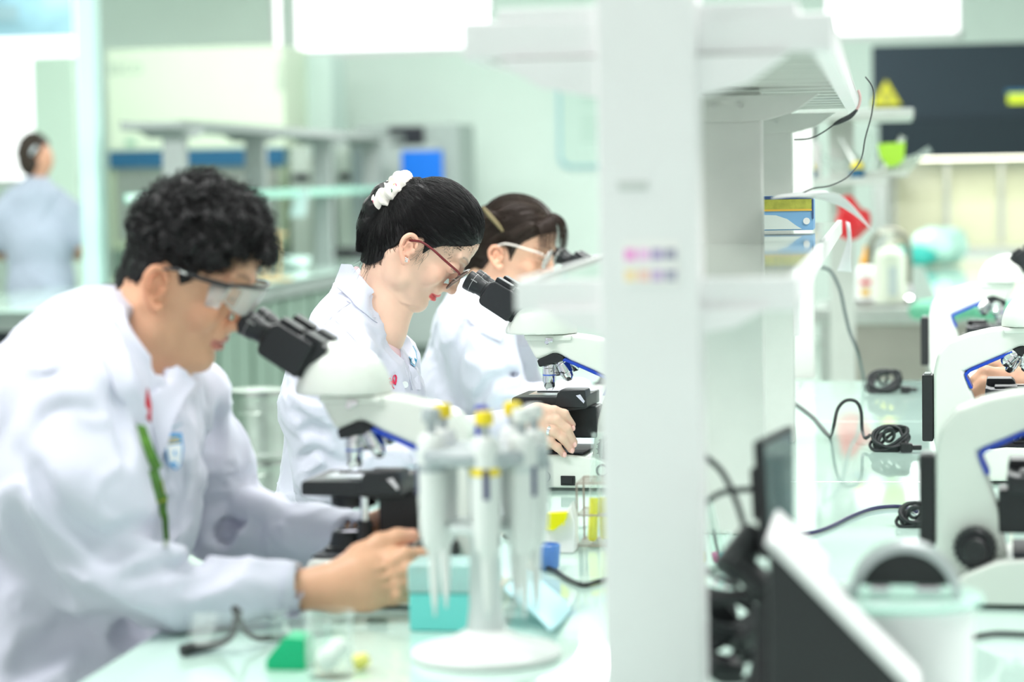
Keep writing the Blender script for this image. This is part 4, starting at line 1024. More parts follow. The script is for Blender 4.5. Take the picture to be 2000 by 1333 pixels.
def crease(F, pts, r, d0, d1, k=None, sink=.45, bump=0):
    p, _, _ = F.trace([a for a, b in pts], [b for a, b in pts], d0, d1); n = F.grad(p)
    q = spline(p+n*r*sink, r, 4)[0]; rs = r*np.sin(np.linspace(.25, math.pi-.25, len(q)))**.5
    F.chain(list(q), list(rs), k or r*1.6, 's')
def ridge(F, pts, r, d0, d1, sink=.6, k=None):
    p, _, _ = F.trace([a for a, b in pts], [b for a, b in pts], d0, d1); n = F.grad(p)
    q = spline(p-n*r*sink, r, 4)[0]; rs = r*np.sin(np.linspace(.3, math.pi-.3, len(q)))**.5
    F.chain(list(q), list(rs), k or r*2.2)
def fmesh(name, F, m, parent, ang=180):
    V, Q = F.mesh(); return link(name, arr_mesh(name, V, Q), m, parent, True, ang)
M['coat'] = mat('white lab coat cotton', (.655, .66, .775), .75, sheen=.15, bump=.12, bscale=700)
M['coatg'] = mat('grey lilac coat cotton', (.40, .45, .55), .8, bump=.12, bscale=500)
M['hair'] = mat('black hair', (.009, .008, .009), .48, spec=.32); M['hairb'] = mat('dark brown hair', (.030, .018, .013), .48, spec=.35)
def crop(sc, ox, oy): return lambda L: [(ox+x/sc, oy+y/sc) for x, y in L]
def stool(x, y, z, label):
    t = thing('lab_stool', (x, y, 0), label, 'stool', 'stools under the seated people')
    MB().cyl((0, 0, z-.05), (0, 0, z), .17, n=36, bev=.012).build('seat', M['black'], t)
    MB().cyl((0, 0, .10), (0, 0, z-.05), .025, n=20).build('column', M['chrome'], t)
    for k in range(5):
        a = k*2*math.pi/5; MB().tube([(0, 0, .11), (.12*math.cos(a), .12*math.sin(a), .09), (.26*math.cos(a), .26*math.sin(a), .035)], [.022, .018, .014], 10).ball((.26*math.cos(a), .26*math.sin(a), .022), .021, 12).build('leg', M['black'], t)
def legs(parent, hx, hy, m, seat, knee=.42):
    for s in (-1, 1):
        F = Field((hx-.25, hy-.35, 0), (hx+.65, hy+.35, seat+.25), .011)
        F.chain([(hx, hy+s*.09, seat+.07), (hx+knee, hy+s*.11, seat+.02), (hx+knee-.04, hy+s*.11, .12)], [.098, .068, .052], .05)
        fmesh('trouser_leg', F, m, parent)
        MB().box((hx+knee-.12, hy+s*.11-.045, .0), (hx+knee+.14, hy+s*.11+.045, .075), .03, 3).build('shoe', M['black'], parent, True)
# ------------------------------------------------------------------ the man at the first microscope
MD = 3.20
man = thing('person', (P(60, 1300, MD).x, P(60, 1300, MD).y, 0), 'seated man in a white lab coat and clear safety goggles bending to the nearest microscope', 'person')
H1 = Head((316, 566), MD-.075, 25, 2, (.94, 1.03, 1.10))
nb = P(232, 700, MD+.01)
F = head_field(H1, [(H1.w((-.024, 0, -.02))[0], .056), (np.array(P(292, 632, MD)), .053), (np.array(P(278, 690, MD)), .055), (np.array(P(256, 745, MD)), .062), (np.array(P(258, 790, MD-.01)), .052)], female=False)
F.cap(H1.l(P(345, 672, MD))[0], H1.l(P(302, 712, MD))[0], .026, .032, .03)
V, Q = F.mesh(); tint = skin_tint(V, (.74, .42, .27), (.62, .24, .20)); Vw = H1.w(V); parts = [(Vw, Q)]; headfield1 = F
def W(px, py, d): return np.array(P(px, py, d))
# bare chest and arms inside the coat, then both hands
F = Field(W(-120, 1330, MD)-np.array([.1, .35, .05]), W(620, 640, MD)+np.array([.1, .35, .05]), .010)
F.chain([W(240, 730, MD), W(200, 860, MD), W(130, 1080, MD), W(90, 1300, MD)], [.06, .09, .10, .10], .04, sq=((0, 1, 0), 1.2))
F.chain([W(112, 800, MD-.16), W(135, 950, MD-.2), W(225, 1125, MD-.205), W(330, 1150, MD-.195), W(450, 1152, MD-.17), W(588, 1152, MD-.145)], [.05, .050, .036, .026, .022, .022], .02)
F.chain([W(300, 760, MD+.08), W(350, 800, MD+.15), W(400, 900, MD+.2), W(445, 1010, MD+.22), W(500, 1035, MD+.2), W(600, 1048, MD+.16), W(720, 1052, MD+.10)], [.03, .034, .032, .026, .022, .021, .022], .02)
parts.append(F.mesh())
hd = MD-.145
Yx = (0, 1, 0)
hand1 = [([W(560, 1152, hd), W(600, 1153, hd), W(650, 1150, hd)], [.0235, .0240, .0260], .012, (Yx, .80)),
         ([W(640, 1146, hd), W(700, 1130, hd), W(760, 1100, hd+.01)], [.0270, .0300, .0220], .014, (Yx, .72)),
         ([W(660, 1160, hd), W(715, 1155, hd), W(775, 1150, hd+.008)], [.0240, .0240, .0200], .014, (Yx, .75)),
         ([W(655, 1132, hd+.01), W(705, 1088, hd+.014), W(742, 1062, hd+.016), W(776, 1051, hd+.02), W(806, 1047, hd+.024)], [.020, .0170, .0125, .0108, .0088], .008, None),
         ([W(755, 1098, hd+.004), W(790, 1086, hd-.004), W(820, 1086, hd+.012), W(842, 1092, hd+.030)], [.0140, .0112, .0098, .0082], .005, None),
         ([W(765, 1120, hd-.001), W(798, 1112, hd-.008), W(828, 1116, hd+.008), W(846, 1124, hd+.030)], [.0140, .0115, .0100, .0084], .005, None),
         ([W(768, 1142, hd), W(798, 1137, hd-.006), W(822, 1140, hd+.012), W(834, 1144, hd+.030)], [.0135, .0108, .0094, .0080], .005, None),
         ([W(770, 1164, hd+.002), W(793, 1162, hd-.001), W(812, 1163, hd+.016), W(818, 1162, hd+.032)], [.0125, .0096, .0082, .0070], .005, None)]
def hand_detail(F):
    for a, b in (((748, 1106), (772, 1110)), ((752, 1128), (776, 1131)), ((758, 1150), (780, 1152))):
        F.cap(W(a[0], a[1], hd-.024), W(b[0], b[1], hd-.022), .0015, .0025, .006, 's')
    for (x, y) in ((768, 1098), (776, 1119), (778, 1141), (778, 1163)): F.ell(W(x, y, hd-.012), (.007, .006, .0065), .008)
    for a in ((672, 1128, 748, 1108), (672, 1140, 756, 1128), (672, 1154, 756, 1150)): F.cap(W(a[0], a[1], hd-.0175), W(a[2], a[3], hd-.0135), .0022, .0022, .006)
parts.append(hand_mesh(hand1, extra=hand_detail))
hf = MD+.10
parts.append(hand_mesh([([W(690, 1052, hf), W(735, 1045, hf), W(775, 1035, hf)], [.024, .027, .024], .014, (Yx, .7)),
    ([W(770, 1018, hf), W(795, 1010, hf), W(815, 1020, hf-.02)], [.011, .010, .008], .005, None), ([W(775, 1035, hf), W(805, 1030, hf), W(825, 1040, hf-.02)], [.011, .010, .008], .005, None),
    ([W(775, 1052, hf), W(803, 1052, hf), W(820, 1060, hf-.02)], [.011, .0095, .008], .005, None), ([W(770, 1068, hf), W(793, 1070, hf), W(808, 1076, hf-.02)], [.010, .0085, .007], .005, None),
    ([W(725, 1020, hf-.01), W(755, 1005, hf-.03), W(782, 1006, hf-.04)], [.013, .011, .0085], .006, None)], .0026))
V, Q = join_arr(parts); tt = np.tile(np.array([.74, .42, .27]), (len(V), 1)); tt[:len(tint)] = tint
k = np.array([W(806, 1047, hd+.024), W(842, 1092, hd+.03), W(846, 1124, hd+.03)])
for q in k: m = np.exp(-((V-q)**2).sum(1)/.016**2)[:, None]; tt = tt*(1-m*.6)+np.array([.80, .40, .32])*m*.6
link('body', arr_mesh('body', V, Q, tt), skin_mat('man skin'), man, True, 180)
eyes(H1, man)

# coat ----------------------------------------------------------------------
F = Field(np.array([W(-230, 0, MD)[0]-.02, W(0, 0, MD)[1]-.42, BENCH-.36]), np.array([W(650, 0, MD)[0]+.05, W(600, 0, MD)[1]+.42, W(0, 560, MD)[2]]), .0055)
# trunk
F.chain([W(175, 730, MD), W(140, 860, MD), W(95, 1020, MD), W(60, 1200, MD), W(40, 1400, MD)], [.105, .145, .155, .165, .18], .05, sq=(Yx, 1.28))
F.chain([W(262, 790, MD-.05), W(270, 900, MD-.05), W(275, 1020, MD-.04)], [.045, .052, .05], .05)
F.chain([W(300, 790, MD+.05), W(305, 900, MD+.05), W(300, 1020, MD+.05)], [.04, .045, .05], .05)
F.cap(W(215, 668, MD), W(262, 700, MD), .066, .055, .04, sq=(Yx, 1.15))               # collar stand
F.chain([W(165, 715, MD-.10), W(112, 800, MD-.16)], [.070, .092], .05)                       # near shoulder
F.chain([W(112, 800, MD-.16), W(135, 950, MD-.2), W(225, 1125, MD-.205)], [.094, .092, .066], .03)
F.chain([W(225, 1125, MD-.205), W(330, 1150, MD-.195), W(450, 1152, MD-.17), W(588, 1152, MD-.145)], [.066, .047, .037, .0315], .02)
F.chain([W(300, 725, MD+.08), W(350, 790, MD+.15)], [.055, .060], .04)
F.chain([W(350, 790, MD+.15), W(400, 900, MD+.2), W(445, 1010, MD+.22)], [.060, .060, .048], .03)
F.chain([W(420, 1030, MD+.2), W(500, 1035, MD+.2), W(600, 1048, MD+.16), W(720, 1052, MD+.10)], [.050, .044, .038, .032], .03)
F.ell(W(520, 1000, MD+.2), (.02, .02, .018), .02)
# lap
for s in (-1, 1): F.chain([W(60, 1380, MD+s*.10), W(300, 1420, MD+s*.12)], [.12, .09], .06)
F.warp(cloth_noise(.0075, (8, 8, 9), 3, .8))
R0, R1 = MD-.5, MD+.5
# folds read off the photograph
for pts, r in [([(368, 1150), (392, 1122), (430, 1098), (452, 1085)], .010), ([(200, 1080), (240, 1060), (290, 1040), (340, 1050)], .010),
               ([(150, 1180), (200, 1210), (300, 1235)], .012), ([(340, 1062), (390, 1080), (420, 1086)], .005), ([(372, 1098), (430, 1050), (480, 1000)], .008),
               ([(120, 1240), (200, 1225), (280, 1240)], .009), ([(30, 1320), (110, 1260), (200, 1215)], .010), ([(25, 1000), (70, 1100), (120, 1180)], .010),
               ([(390, 900), (420, 860), (430, 800)], .008), ([(115, 730), (90, 780), (60, 850)], .006),
               ([(250, 1130), (330, 1110), (400, 1100)], .006), ([(60, 900), (110, 1000), (190, 1060)], .007), ([(345, 905), (360, 970), (350, 1040)], .007),
               ([(215, 760), (240, 830), (250, 900)], .007)]:
    crease(F, pts, r*1.35, R0, R1, sink=.35)
for pts, r in [([(45, 860), (75, 800), (120, 765), (165, 775)], .007), ([(232, 1060), (320, 1075), (345, 1085)], .005), ([(462, 1000), (500, 985), (535, 995)], .008)]:
    ridge(F, pts, r*1.3, R0, R1)
# neck opening, then the hollow cuffs
F.chain([np.array(P(285, 640, MD)), np.array(P(258, 720, MD)), np.array(P(286, 765, MD-.02)), np.array(P(312, 830, MD-.05)), np.array(P(330, 900, MD-.05))], [.056, .060, .024, .012, .005], .01, 's')
for a, b, r in ((W(560, 1152, MD-.148), W(640, 1152, MD-.14), .0270), (W(700, 1052, MD+.1), W(760, 1052, MD+.09), .027)): F.cap(a, b, r, r, .002, 's')
def cut(F, p, n):
    sl, G = F.region((-9, -9, -9), (9, 9, 9)); F.f = np.maximum(F.f, (G[0]-p[0])*n[0]+(G[1]-p[1])*n[1]+(G[2]-p[2])*n[2]).astype(np.float32)
def cut_near(F, p, n, R):
    sl, G = F.region(np.array(p)-R, np.array(p)+R)
    pl = (G[0]-p[0])*n[0]+(G[1]-p[1])*n[1]+(G[2]-p[2])*n[2]; F.f[sl] = np.maximum(F.f[sl], pl).astype(np.float32)
cut_near(F, W(591, 1152, MD-.145), np.array([.985, 0, .12]), .075)
F.chain([W(296, 640, MD-.075), W(289, 705, MD-.075), W(290, 760, MD-.065), W(296, 800, MD-.06)], [.036, .031, .022, .010], .008, 's')
F.chain([W(330, 660, MD+.02), W(318, 715, MD+.02), W(306, 760, MD)], [.045, .036, .018], .008, 's')
F.chain([W(352, 668, MD-.07), W(352, 668, MD+.07)], [.030, .030], .008, 's'); F.chain([W(340, 692, MD-.07), W(342, 688, MD+.06)], [.018, .020], .008, 's')
coat1 = fmesh('lab_coat', F, M['coat'], man); C1 = F
c2 = crop(1.98, 0, 660); c1 = crop(3.3333, 0, 300)
cuff = patch('cuff_hem', F, [(557, 1113), (594, 1111), (592, 1150), (583, 1205), (548, 1207), (552, 1150)], 7, .0005, .0016, M['coat'], man, R0, R1)
SH = Field(F.lo, F.lo+(F.n-1)*F.h, .009)
SH.chain([W(240, 835, MD-.01), W(235, 880, MD), W(220, 980, MD)], [.060, .068, .075], .03, sq=(Yx, 1.3))
sh = fmesh('shirt', SH, mat('red shirt', (.50, .012, .03), .7), man)
# collar and lapels
near_l = c1([(598, 1000), (640, 985), (700, 984), (690, 1040), (715, 1120), (745, 1200), (775, 1280), (810, 1333)])+c2([(505, 200), (555, 290), (552, 340), (535, 345), (500, 330), (478, 260), (435, 200), (400, 110), (330, 30)])+c1([(560, 1130)])
col = patch('collar', F, near_l, 9, .006, .0042, M['coat'], man, R0, R1, smooth=2, offf=lambda px, py: .008+.006*np.clip((700-py)/100, 0, 1))
far_l = c2([(678, 118), (706, 132), (745, 180), (700, 240), (660, 330), (640, 420), (610, 470), (575, 330), (570, 220), (594, 205), (640, 150)])
patch('collar', F, far_l, 9, .005, .004, M['coat'], man, R0, R1, smooth=1, bridge=12)
patch('red_shirt_collar', F, c2([(566, 195), (580, 260), (578, 330), (560, 310), (556, 260)]), 4, .002, .002, mat('red collar', (.55, .02, .04), .6), man, R0, R1, smooth=1)
lany = c2([(516, 340), (550, 345), (582, 430), (612, 500), (632, 590), (641, 700), (644, 790), (624, 790), (618, 700), (594, 620), (574, 520), (546, 440)])
LM = mat('green lanyard', (.10, .26, .03), .55, noise=.5, nscale=70)
lo_ = patch('lanyard', F, lany, 5, .007, .0018, LM, man, R0, R1, smooth=3, bridge=34)
patch('lanyard_band', F, c2([(583, 560), (618, 548), (628, 630), (606, 640)]), 5, .0094, .0006, mat('yellow green weave', (.36, .40, .03), .55), lo_, R0, R1, smooth=3, bridge=34)
patch('lanyard_clip', F, c2([(626, 795), (650, 795), (650, 815), (628, 818)]), 5, .005, .003, M['steel'], lo_, R0, R1, smooth=1)
patch('front_placket', F, c2([(640, 440), (668, 430), (705, 430), (705, 620), (690, 760), (650, 800), (637, 780), (640, 600)]), 9, .0015, .0016, M['coat'], man, R0, R1, smooth=1)
pk = patch('chest_pocket', F, c2([(660, 632), (735, 628), (735, 700), (700, 760), (655, 770)]), 8, .0040, .0016, M['coat'], man, R0, R1, smooth=1)
LB = mat('sky blue embroidery', (.04, .32, .70), .5); LW = mat('white badge cloth', (.86, .88, .93), .6)
bd = patch('badge', F, c2([(628, 372), (690, 372), (697, 430), (692, 475), (660, 515), (634, 490), (628, 430)]), 5, .0112, .0006, LB, man, R0, R1, smooth=2)
patch('badge_field', F, c2([(634, 418), (690, 412), (689, 470), (660, 506), (639, 485)]), 4, .0120, .0005, LW, bd, R0, R1, smooth=2)
patch('badge_gold_line', F, c2([(634, 392), (686, 384), (686, 392), (634, 400)]), 4, .0123, .0004, mat('gold thread', (.65, .50, .18), .5), bd, R0, R1, smooth=2)
patch('badge_gold_line', F, c2([(634, 406), (686, 398), (686, 405), (634, 413)]), 4, .0123, .0004, mat('gold thread', (.65, .50, .18), .5), bd, R0, R1, smooth=2)
patch('badge_star', F, c2([(648, 446), (668, 434), (664, 446), (672, 456), (660, 452)]), 3, .0128, .0004, LB, bd, R0, R1, smooth=2)
patch('badge_waves', F, c2([(640, 492), (656, 474), (666, 480), (686, 468), (682, 486), (668, 494), (660, 488), (650, 500)]), 3, .0128, .0004, LB, bd, R0, R1, smooth=2)
patch('red_star', F, c2([(678, 540), (682, 548), (690, 549), (684, 555), (686, 562), (678, 558), (671, 562), (673, 555), (667, 549), (675, 548)]), 3, .0045, .0005, mat('red embroidery', (.80, .03, .16), .5), man, R0, R1, smooth=2)
patch('badge_motto', F, c2([(630, 352), (660, 346), (690, 332), (692, 340), (662, 356), (632, 360)]), 4, .0112, .0004, mat('grey blue thread', (.35, .45, .55), .6), man, R0, R1, smooth=2)

# hair: a curly mass, then loose curls
HF = Field((-.125, -.11, -.10), (.145, .11, .185), .0024)
sl, G = HF.region((-1, -1, -1), (1, 1, 1)); X, Y, Z = G
hz = np.interp(X, [-.09, -.06, -.045, -.036, -.028, -.012, .008, .018, .028, .040, .060, .078, .095, .12], [-.034, -.032, -.026, -.004, .018, .032, .030, .012, .018, .046, .058, .078, .086, .088])
up = smooth01((Z-hz)/.03)
def superell(X, Y, Z, c, r, p=2.4): return ((np.abs((X-c[0])/r[0])**p+np.abs((Y-c[1])/r[1])**p+np.abs((Z-c[2])/r[2])**p)**(1/p)-1)*min(r)
d = np.minimum(norm_field(HF, sl, core(X, Y, np.minimum(Z, .10)))-.0025-.002*up, superell(X, Y, Z, (.010, 0, .064), (.081, .079, .069)))
d = np.minimum(np.where(Z > .10, .05, norm_field(HF, sl, core(X, Y, Z))-.0025-.002*up), superell(X, Y, Z, (.010, 0, .064), (.081, .079, .069)))
d = np.maximum(d, (hz-Z)*.8); HF.put(sl, d.astype(np.float32), 0)
HF.f = smin(HF.f, np.float32(.5), .001); NF = Field((-.125, -.11, -.10), (.145, .11, .185), .0024); NF.chain([(-.028, 0, .035), (-.030, 0, -.005), (-.022, 0, -.035)], [.056, .051, .045], .02); NF.f = np.maximum(NF.f, (np.interp(NF.ax[0], [-.09, -.06, -.045, -.036, -.030, -.02], [-.034, -.032, -.026, -.004, .030, .2])[:, None, None]-NF.ax[2][None, None, :])*.8); HF.f = smin(HF.f, NF.f, .006).astype(np.float32)
base = HF.mesh()[0]; idx = RNG.choice(len(base), 1500)
for p in base[idx]:
    top = p[2] > .05 or p[0] > .05
    if p[2] < .045 and p[0] < .055: continue
    r = RNG.uniform(.0045, .0088); n = p/np.linalg.norm(p); HF.ell(p+n*RNG.uniform(-.003, .003), (r, r*.9, r*.9), .006)
for x0, y0, z0 in [(.092+.01*math.cos(a), .012*k-.036+.0, .084+.012*math.sin(a*1.7)) for k, a in enumerate(np.linspace(0, 9, 7))]: HF.ell((x0, y0, z0), (.011, .009, .010), .006)
HF.warp(lambda x, y, z: (.0022+.0028*(z > .04))*vnoise(np.stack([x, y, z], 1), 105, 4)+.0010*vnoise(np.stack([x, y, z], 1), 240, 9), .02)
V, Q = HF.mesh(); hair1 = link('hair', arr_mesh('hair', H1.w(V), Q), M['hair'], man, True, 180)
sel = V[RNG.choice(len(V), 5200)]; n = HF.grad(sel); curly = smooth01((sel[:, 2]-.02)/.05)[:, None]
a = RNG.normal(size=sel.shape); t1 = np.cross(n, a); t1 /= np.linalg.norm(t1, axis=1, keepdims=True)+1e-9; t2 = np.cross(n, t1)
flow = np.array([.75, 0, -.15])-n*(n@np.array([.75, 0, -.15]))[:, None]; paths = []
R_c = RNG.uniform(.0035, .0075, (len(sel), 1)); ph = RNG.uniform(0, 6.28, (len(sel), 1)); sg = RNG.choice([-1, 1], (len(sel), 1))
for i in range(11):
    s = i/10; an = ph+sg*s*4.2
    paths.append(sel-n*.002+n*(.0035+.006*curly)*math.sin(s*3.0)+flow*s*.013+curly*R_c*(t1*(np.cos(an)-np.cos(ph))+t2*(np.sin(an)-np.sin(ph)))*.8)
paths = np.stack(paths, 1); Nn, mm_, _ = paths.shape; pw = H1.w(paths.reshape(-1, 3)).reshape(Nn, mm_, 3)
link('loose_curls', strands_mesh('loose_curls', pw, .00042), M['hair'], hair1, True, 180)['kind'] = 'stuff'
# fine short hair in front of the ear and at the neck
# goggles -------------------------------------------------------------------
m1 = H1.mtx()
g = thing('safety_goggles', tuple(H1.w((.1, 0, .02))[0]), 'clear safety goggles with black temples worn by the man at the nearest microscope', 'goggles')
gi = lambda b: None
def hm(H, pts): return [Vector(v) for v in H.w(pts)]
for s in (-1, 1):
    MB().tube(hm(H1, [(-.012, s*.082, .022), (.010, s*.0835, .030), (.030, s*.0835, .031), (.060, s*.080, .034), (.086, s*.071, .037)]), [.0016, .0024, .0030, .0034, .0032], 8, smooth=5).build('temple', M['black'], g, True, 180)
    MB().tube(hm(H1, [(.016, s*.0862, .030), (.026, s*.0868, .0305)]), .0016, 6, smooth=1).build('silver_inlay', M['steel'], g, True)
fr = MB().tube(hm(H1, [(.084, -.072, .037), (.098, -.060, .042), (.112, -.034, .044), (.1165, 0, .043), (.112, .034, .044), (.098, .060, .042), (.084, .072, .037)]), .0026, 8, smooth=5).build('brow_bar', M['black'], g, True, 180)
def visor(zt, zb, rows=6, cols=22):
    V = []
    for i in range(rows):
        t = i/(rows-1)
        for j in range(cols):
            a = -1+2*j/(cols-1); y = a*.072; x = .117-.033*abs(a)**2.6-.006*t; z = zt+(zb-zt)*t*(1-.45*abs(a)**4)+.012*t*math.exp(-(y/.012)**2)
            V.append((x, y, z))
    idx = np.arange(rows*cols).reshape(rows, cols); Q = np.stack([idx[:-1, :-1], idx[1:, :-1], idx[1:, 1:], idx[:-1, 1:]], -1).reshape(-1, 4); return np.array(V), Q
V, Q = visor(.041, .004); lens = link('lens', arr_mesh('lens', H1.w(V), Q), clear_mat('goggle polycarbonate', (.93, .95, .94), .88, .06), g, True, 180)
s_ = lens.modifiers.new('thickness', 'SOLIDIFY'); s_.thickness = .002
for s in (-1, 1):
    V, Q = np.array([(.084, s*.0725, .034), (.060, s*.078, .030), (.064, s*.077, .004), (.082, s*.0715, .006)]), np.array([[0, 1, 2, 3]])
    o_ = link('side_shield', arr_mesh('side_shield', H1.w(V), Q), clear_mat('smoke shield', (.86, .84, .82), .6, .15), g, True, 180); q_ = o_.modifiers.new('thickness', 'SOLIDIFY'); q_.thickness = .0015
legs(man, W(60, 1300, MD)[0]-.02, W(60, 1300, MD)[1], mat('olive trousers', (.20, .19, .12), .8), .48, .40)
stool(W(60, 1300, MD)[0]-.06, W(60, 1300, MD)[1]+.0, .41, 'black round stool under the man in safety goggles')
# ------------------------------------------------------------------ the woman with the scrunchie
GD = 4.36
gy = P(690, 1000, GD)
wom = thing('person', (gy.x, gy.y, 0), 'seated woman in a white lab coat with a floral scrunchie bending to the middle microscope', 'person')
H2 = Head((803, 489), GD-.075, 41.5, 8, (.955, 1., 1.))
c4 = crop(2.777, 540, 320); c3 = crop(2.02, 400, 540); c6 = crop(2.564, 980, 640)
F = head_field(H2, [(H2.w((-.020, 0, -.015))[0], .048), (H2.w((-.010, 0, -.062))[0], .043), (W(740, 592, GD), .043), (W(735, 645, GD), .050)])
V, Q = F.mesh(); tint = skin_tint(V, (.87, .57, .44), (.78, .10, .11)); Vw = H2.w(V); parts = [(Vw, Q)]
HF2 = F
F = Field(W(520, 1100, GD)-np.array([.1, .3, .1]), W(1110, 640, GD)+np.array([.1, .3, .1]), .010)
F.chain([W(710, 680, GD), W(690, 780, GD), W(670, 950, GD), W(660, 1080, GD)], [.06, .085, .08, .09], .04, sq=(Yx, 1.2))
armn = [W(648, 712, GD-.145), W(628, 820, GD-.17), W(640, 950, GD-.16), W(760, 905, GD-.14), W(900, 862, GD-.115), W(1015, 832, GD-.10)]
F.chain(armn, [.040, .034, .028, .024, .022, .022], .02)
armf = [W(760, 700, GD+.13), W(790, 820, GD+.17), W(820, 900, GD+.17), W(930, 890, GD+.12)]
F.chain(armf, [.036, .03, .026, .022], .02)
parts.append(F.mesh())
hd = GD-.095
h2 = [([W(985, 842, hd), W(1015, 832, hd), W(1040, 824, hd)], [.0215, .0215, .0235], .01, (Yx, .75)),
      ([W(1030, 822, hd), W(1052, 812, hd), W(1068, 808, hd)], [.0235, .0215, .0150], .01, (Yx, .7)),
      ([W(1035, 838, hd), W(1055, 842, hd), W(1068, 850, hd)], [.0220, .0210, .0150], .01, (Yx, .7)),
      ([W(1062, 804, hd), W(1082, 803, hd-.010), W(1102, 809, hd-.008), W(1117, 830, hd+.004)], [.0118, .0092, .0080, .0068], .004, None),
      ([W(1064, 820, hd-.002), W(1086, 820, hd-.014), W(1107, 838, hd-.011), W(1121, 865, hd+.002)], [.0118, .0092, .0082, .0068], .004, None),
      ([W(1062, 838, hd-.001), W(1080, 842, hd-.013), W(1099, 856, hd-.010), W(1116, 879, hd+.003)], [.0112, .0088, .0078, .0064], .004, None),
      ([W(1060, 856, hd), W(1073, 862, hd-.009), W(1088, 874, hd-.006), W(1101, 888, hd+.004)], [.0104, .0080, .0070, .0058], .004, None),
      ([W(1030, 850, hd+.02), W(1062, 868, hd+.03), W(1080, 870, hd+.035)], [.0130, .0100, .0085], .006, None)]
parts.append(hand_mesh(h2, .0015))
V, Q = join_arr(parts); tt = np.tile(np.array([.87, .57, .44]), (len(V), 1)); tt[:len(tint)] = tint
for a in ((1117, 830), (1121, 865), (1116, 879), (1101, 888)):
    m = np.exp(-((V-W(a[0], a[1], hd+.003))**2).sum(1)/.012**2)[:, None]; tt = tt*(1-m*.55)+np.array([.88, .50, .42])*m*.55
link('body', arr_mesh('body', V, Q, tt), skin_mat('woman skin', .36), wom, True, 180)
eyes(H2, wom)
NM = mat('pink nail', (.90, .55, .50), .2)
for a, b in (((1117, 832), (1120, 842)), ((1121, 864), (1122, 874)), ((1115, 877), (1118, 885)), ((1100, 886), (1103, 892))):
    Fn = Field(W(a[0], a[1], hd)-.03, W(a[0], a[1], hd)+.03, .0008); Fn.ell((W(*a, hd-.0045)+W(*b, hd-.0020))/2+np.array([.0012, 0, 0]), (.0038, .0030, .0052), .001)
    fmesh('fingernail', Fn, NM, wom)
q0, q1 = W(1071, 841, hd-.010), W(1076, 842.5, hd-.0115); MB().ring(Vector(q0), Vector(q1), .0104, .0088, 28).build('silver_ring', M['chrome'], wom, True)

F = Field(np.array([W(520, 0, GD)[0], gy.y-.36, BENCH-.30]), np.array([W(1060, 0, GD)[0], gy.y+.40, W(0, 500, GD)[2]]), .0048)
F.chain([W(678, 668, GD), W(672, 760, GD), W(668, 880, GD), W(655, 1000, GD), W(640, 1110, GD)], [.072, .098, .092, .100, .12], .04, sq=(Yx, 1.38))
F.chain([W(712, 690, GD), W(735, 780, GD), W(745, 900, GD)], [.05, .072, .065], .05, sq=(Yx, 1.35))
F.cap(W(694, 596, GD), W(716, 625, GD), .052, .046, .03, sq=(Yx, 1.1))
F.chain([W(668, 640, GD-.07), W(648, 712, GD-.135)], [.050, .066], .04)
F.chain([W(648, 712, GD-.135), W(618, 800, GD-.165), W(638, 945, GD-.16)], [.068, .058, .055], .03)
F.chain([W(638, 945, GD-.16), W(760, 905, GD-.14), W(900, 862, GD-.115), W(1010, 834, GD-.10)], [.053, .044, .038, .032], .02)
F.chain([W(720, 640, GD+.07), W(756, 700, GD+.13), W(775, 820, GD+.16), W(800, 900, GD+.17), W(930, 890, GD+.12)], [.045, .050, .046, .042, .034], .03)
for s in (-1, 1): F.chain([W(640, 1120, GD+s*.09), W(800, 1130, GD+s*.1)], [.10, .075], .05)
F.warp(cloth_noise(.0055, (10, 10, 12), 31, .8))
R0, R1 = GD-.45, GD+.45
for pts, r in [(c5, .006) for c5 in []]+[([(598, 700), (640, 735), (668, 790), (672, 850)], .006), ([(575, 740), (600, 775), (628, 800)], .006), ([(565, 800), (590, 815), (612, 845)], .005),
               ([(590, 845), (615, 835), (640, 850)], .006), ([(585, 900), (610, 880), (630, 890)], .005), ([(600, 960), (620, 930), (655, 915)], .006), ([(580, 960), (590, 990), (600, 1010)], .006),
               ([(690, 600), (705, 640), (716, 680)], .004), ([(648, 628), (680, 660), (700, 720), (714, 800)], .0045), ([(620, 850), (650, 900), (700, 905)], .006), ([(730, 880), (760, 862), (790, 850)], .005),
               ([(740, 700), (750, 760), (752, 810)], .004), ([(780, 860), (800, 880), (810, 900)], .004)]:
    crease(F, pts, r*1.25, R0, R1, sink=.4)
for pts, r in [([(610, 640), (640, 650), (672, 690)], .005), ([(570, 770), (600, 790), (640, 800)], .005), ([(592, 870), (620, 860), (650, 880)], .005)]: ridge(F, pts, r, R0, R1)
F.chain([W(765, 545, GD), W(734, 612, GD), W(758, 640, GD-.015), W(778, 672, GD-.025), W(792, 706, GD-.03)], [.044, .0465, .030, .020, .009], .008, 's')
F.cap(W(985, 838, GD-.105), W(1060, 815, GD-.095), .026, .026, .002, 's')
cut_near(F, W(1012, 834, GD-.10), np.array([.97, 0, .25]), .07)
fmesh('lab_coat', F, M['coat'], wom); C2 = F
PK = mat('pink shirt', (.86, .60, .64), .7)
SH = Field(F.lo, F.lo+(F.n-1)*F.h, .008); SH.chain([W(712, 650, GD), W(722, 710, GD), W(716, 800, GD)], [.046, .056, .05], .02, sq=(Yx, 1.2))
fmesh('shirt', SH, PK, wom)
lap = c4([(358, 566), (412, 572), (440, 610), (480, 668), (540, 735), (600, 800), (612, 826), (588, 852), (545, 882), (500, 850), (440, 800), (385, 742), (335, 690), (328, 655), (344, 610)])
patch('collar', F, lap, 6, .006, .0038, M['coat'], wom, R0, R1, smooth=2, bridge=9, offf=lambda px, py: .0085+.004*np.clip((620-py)/60, 0, 1))
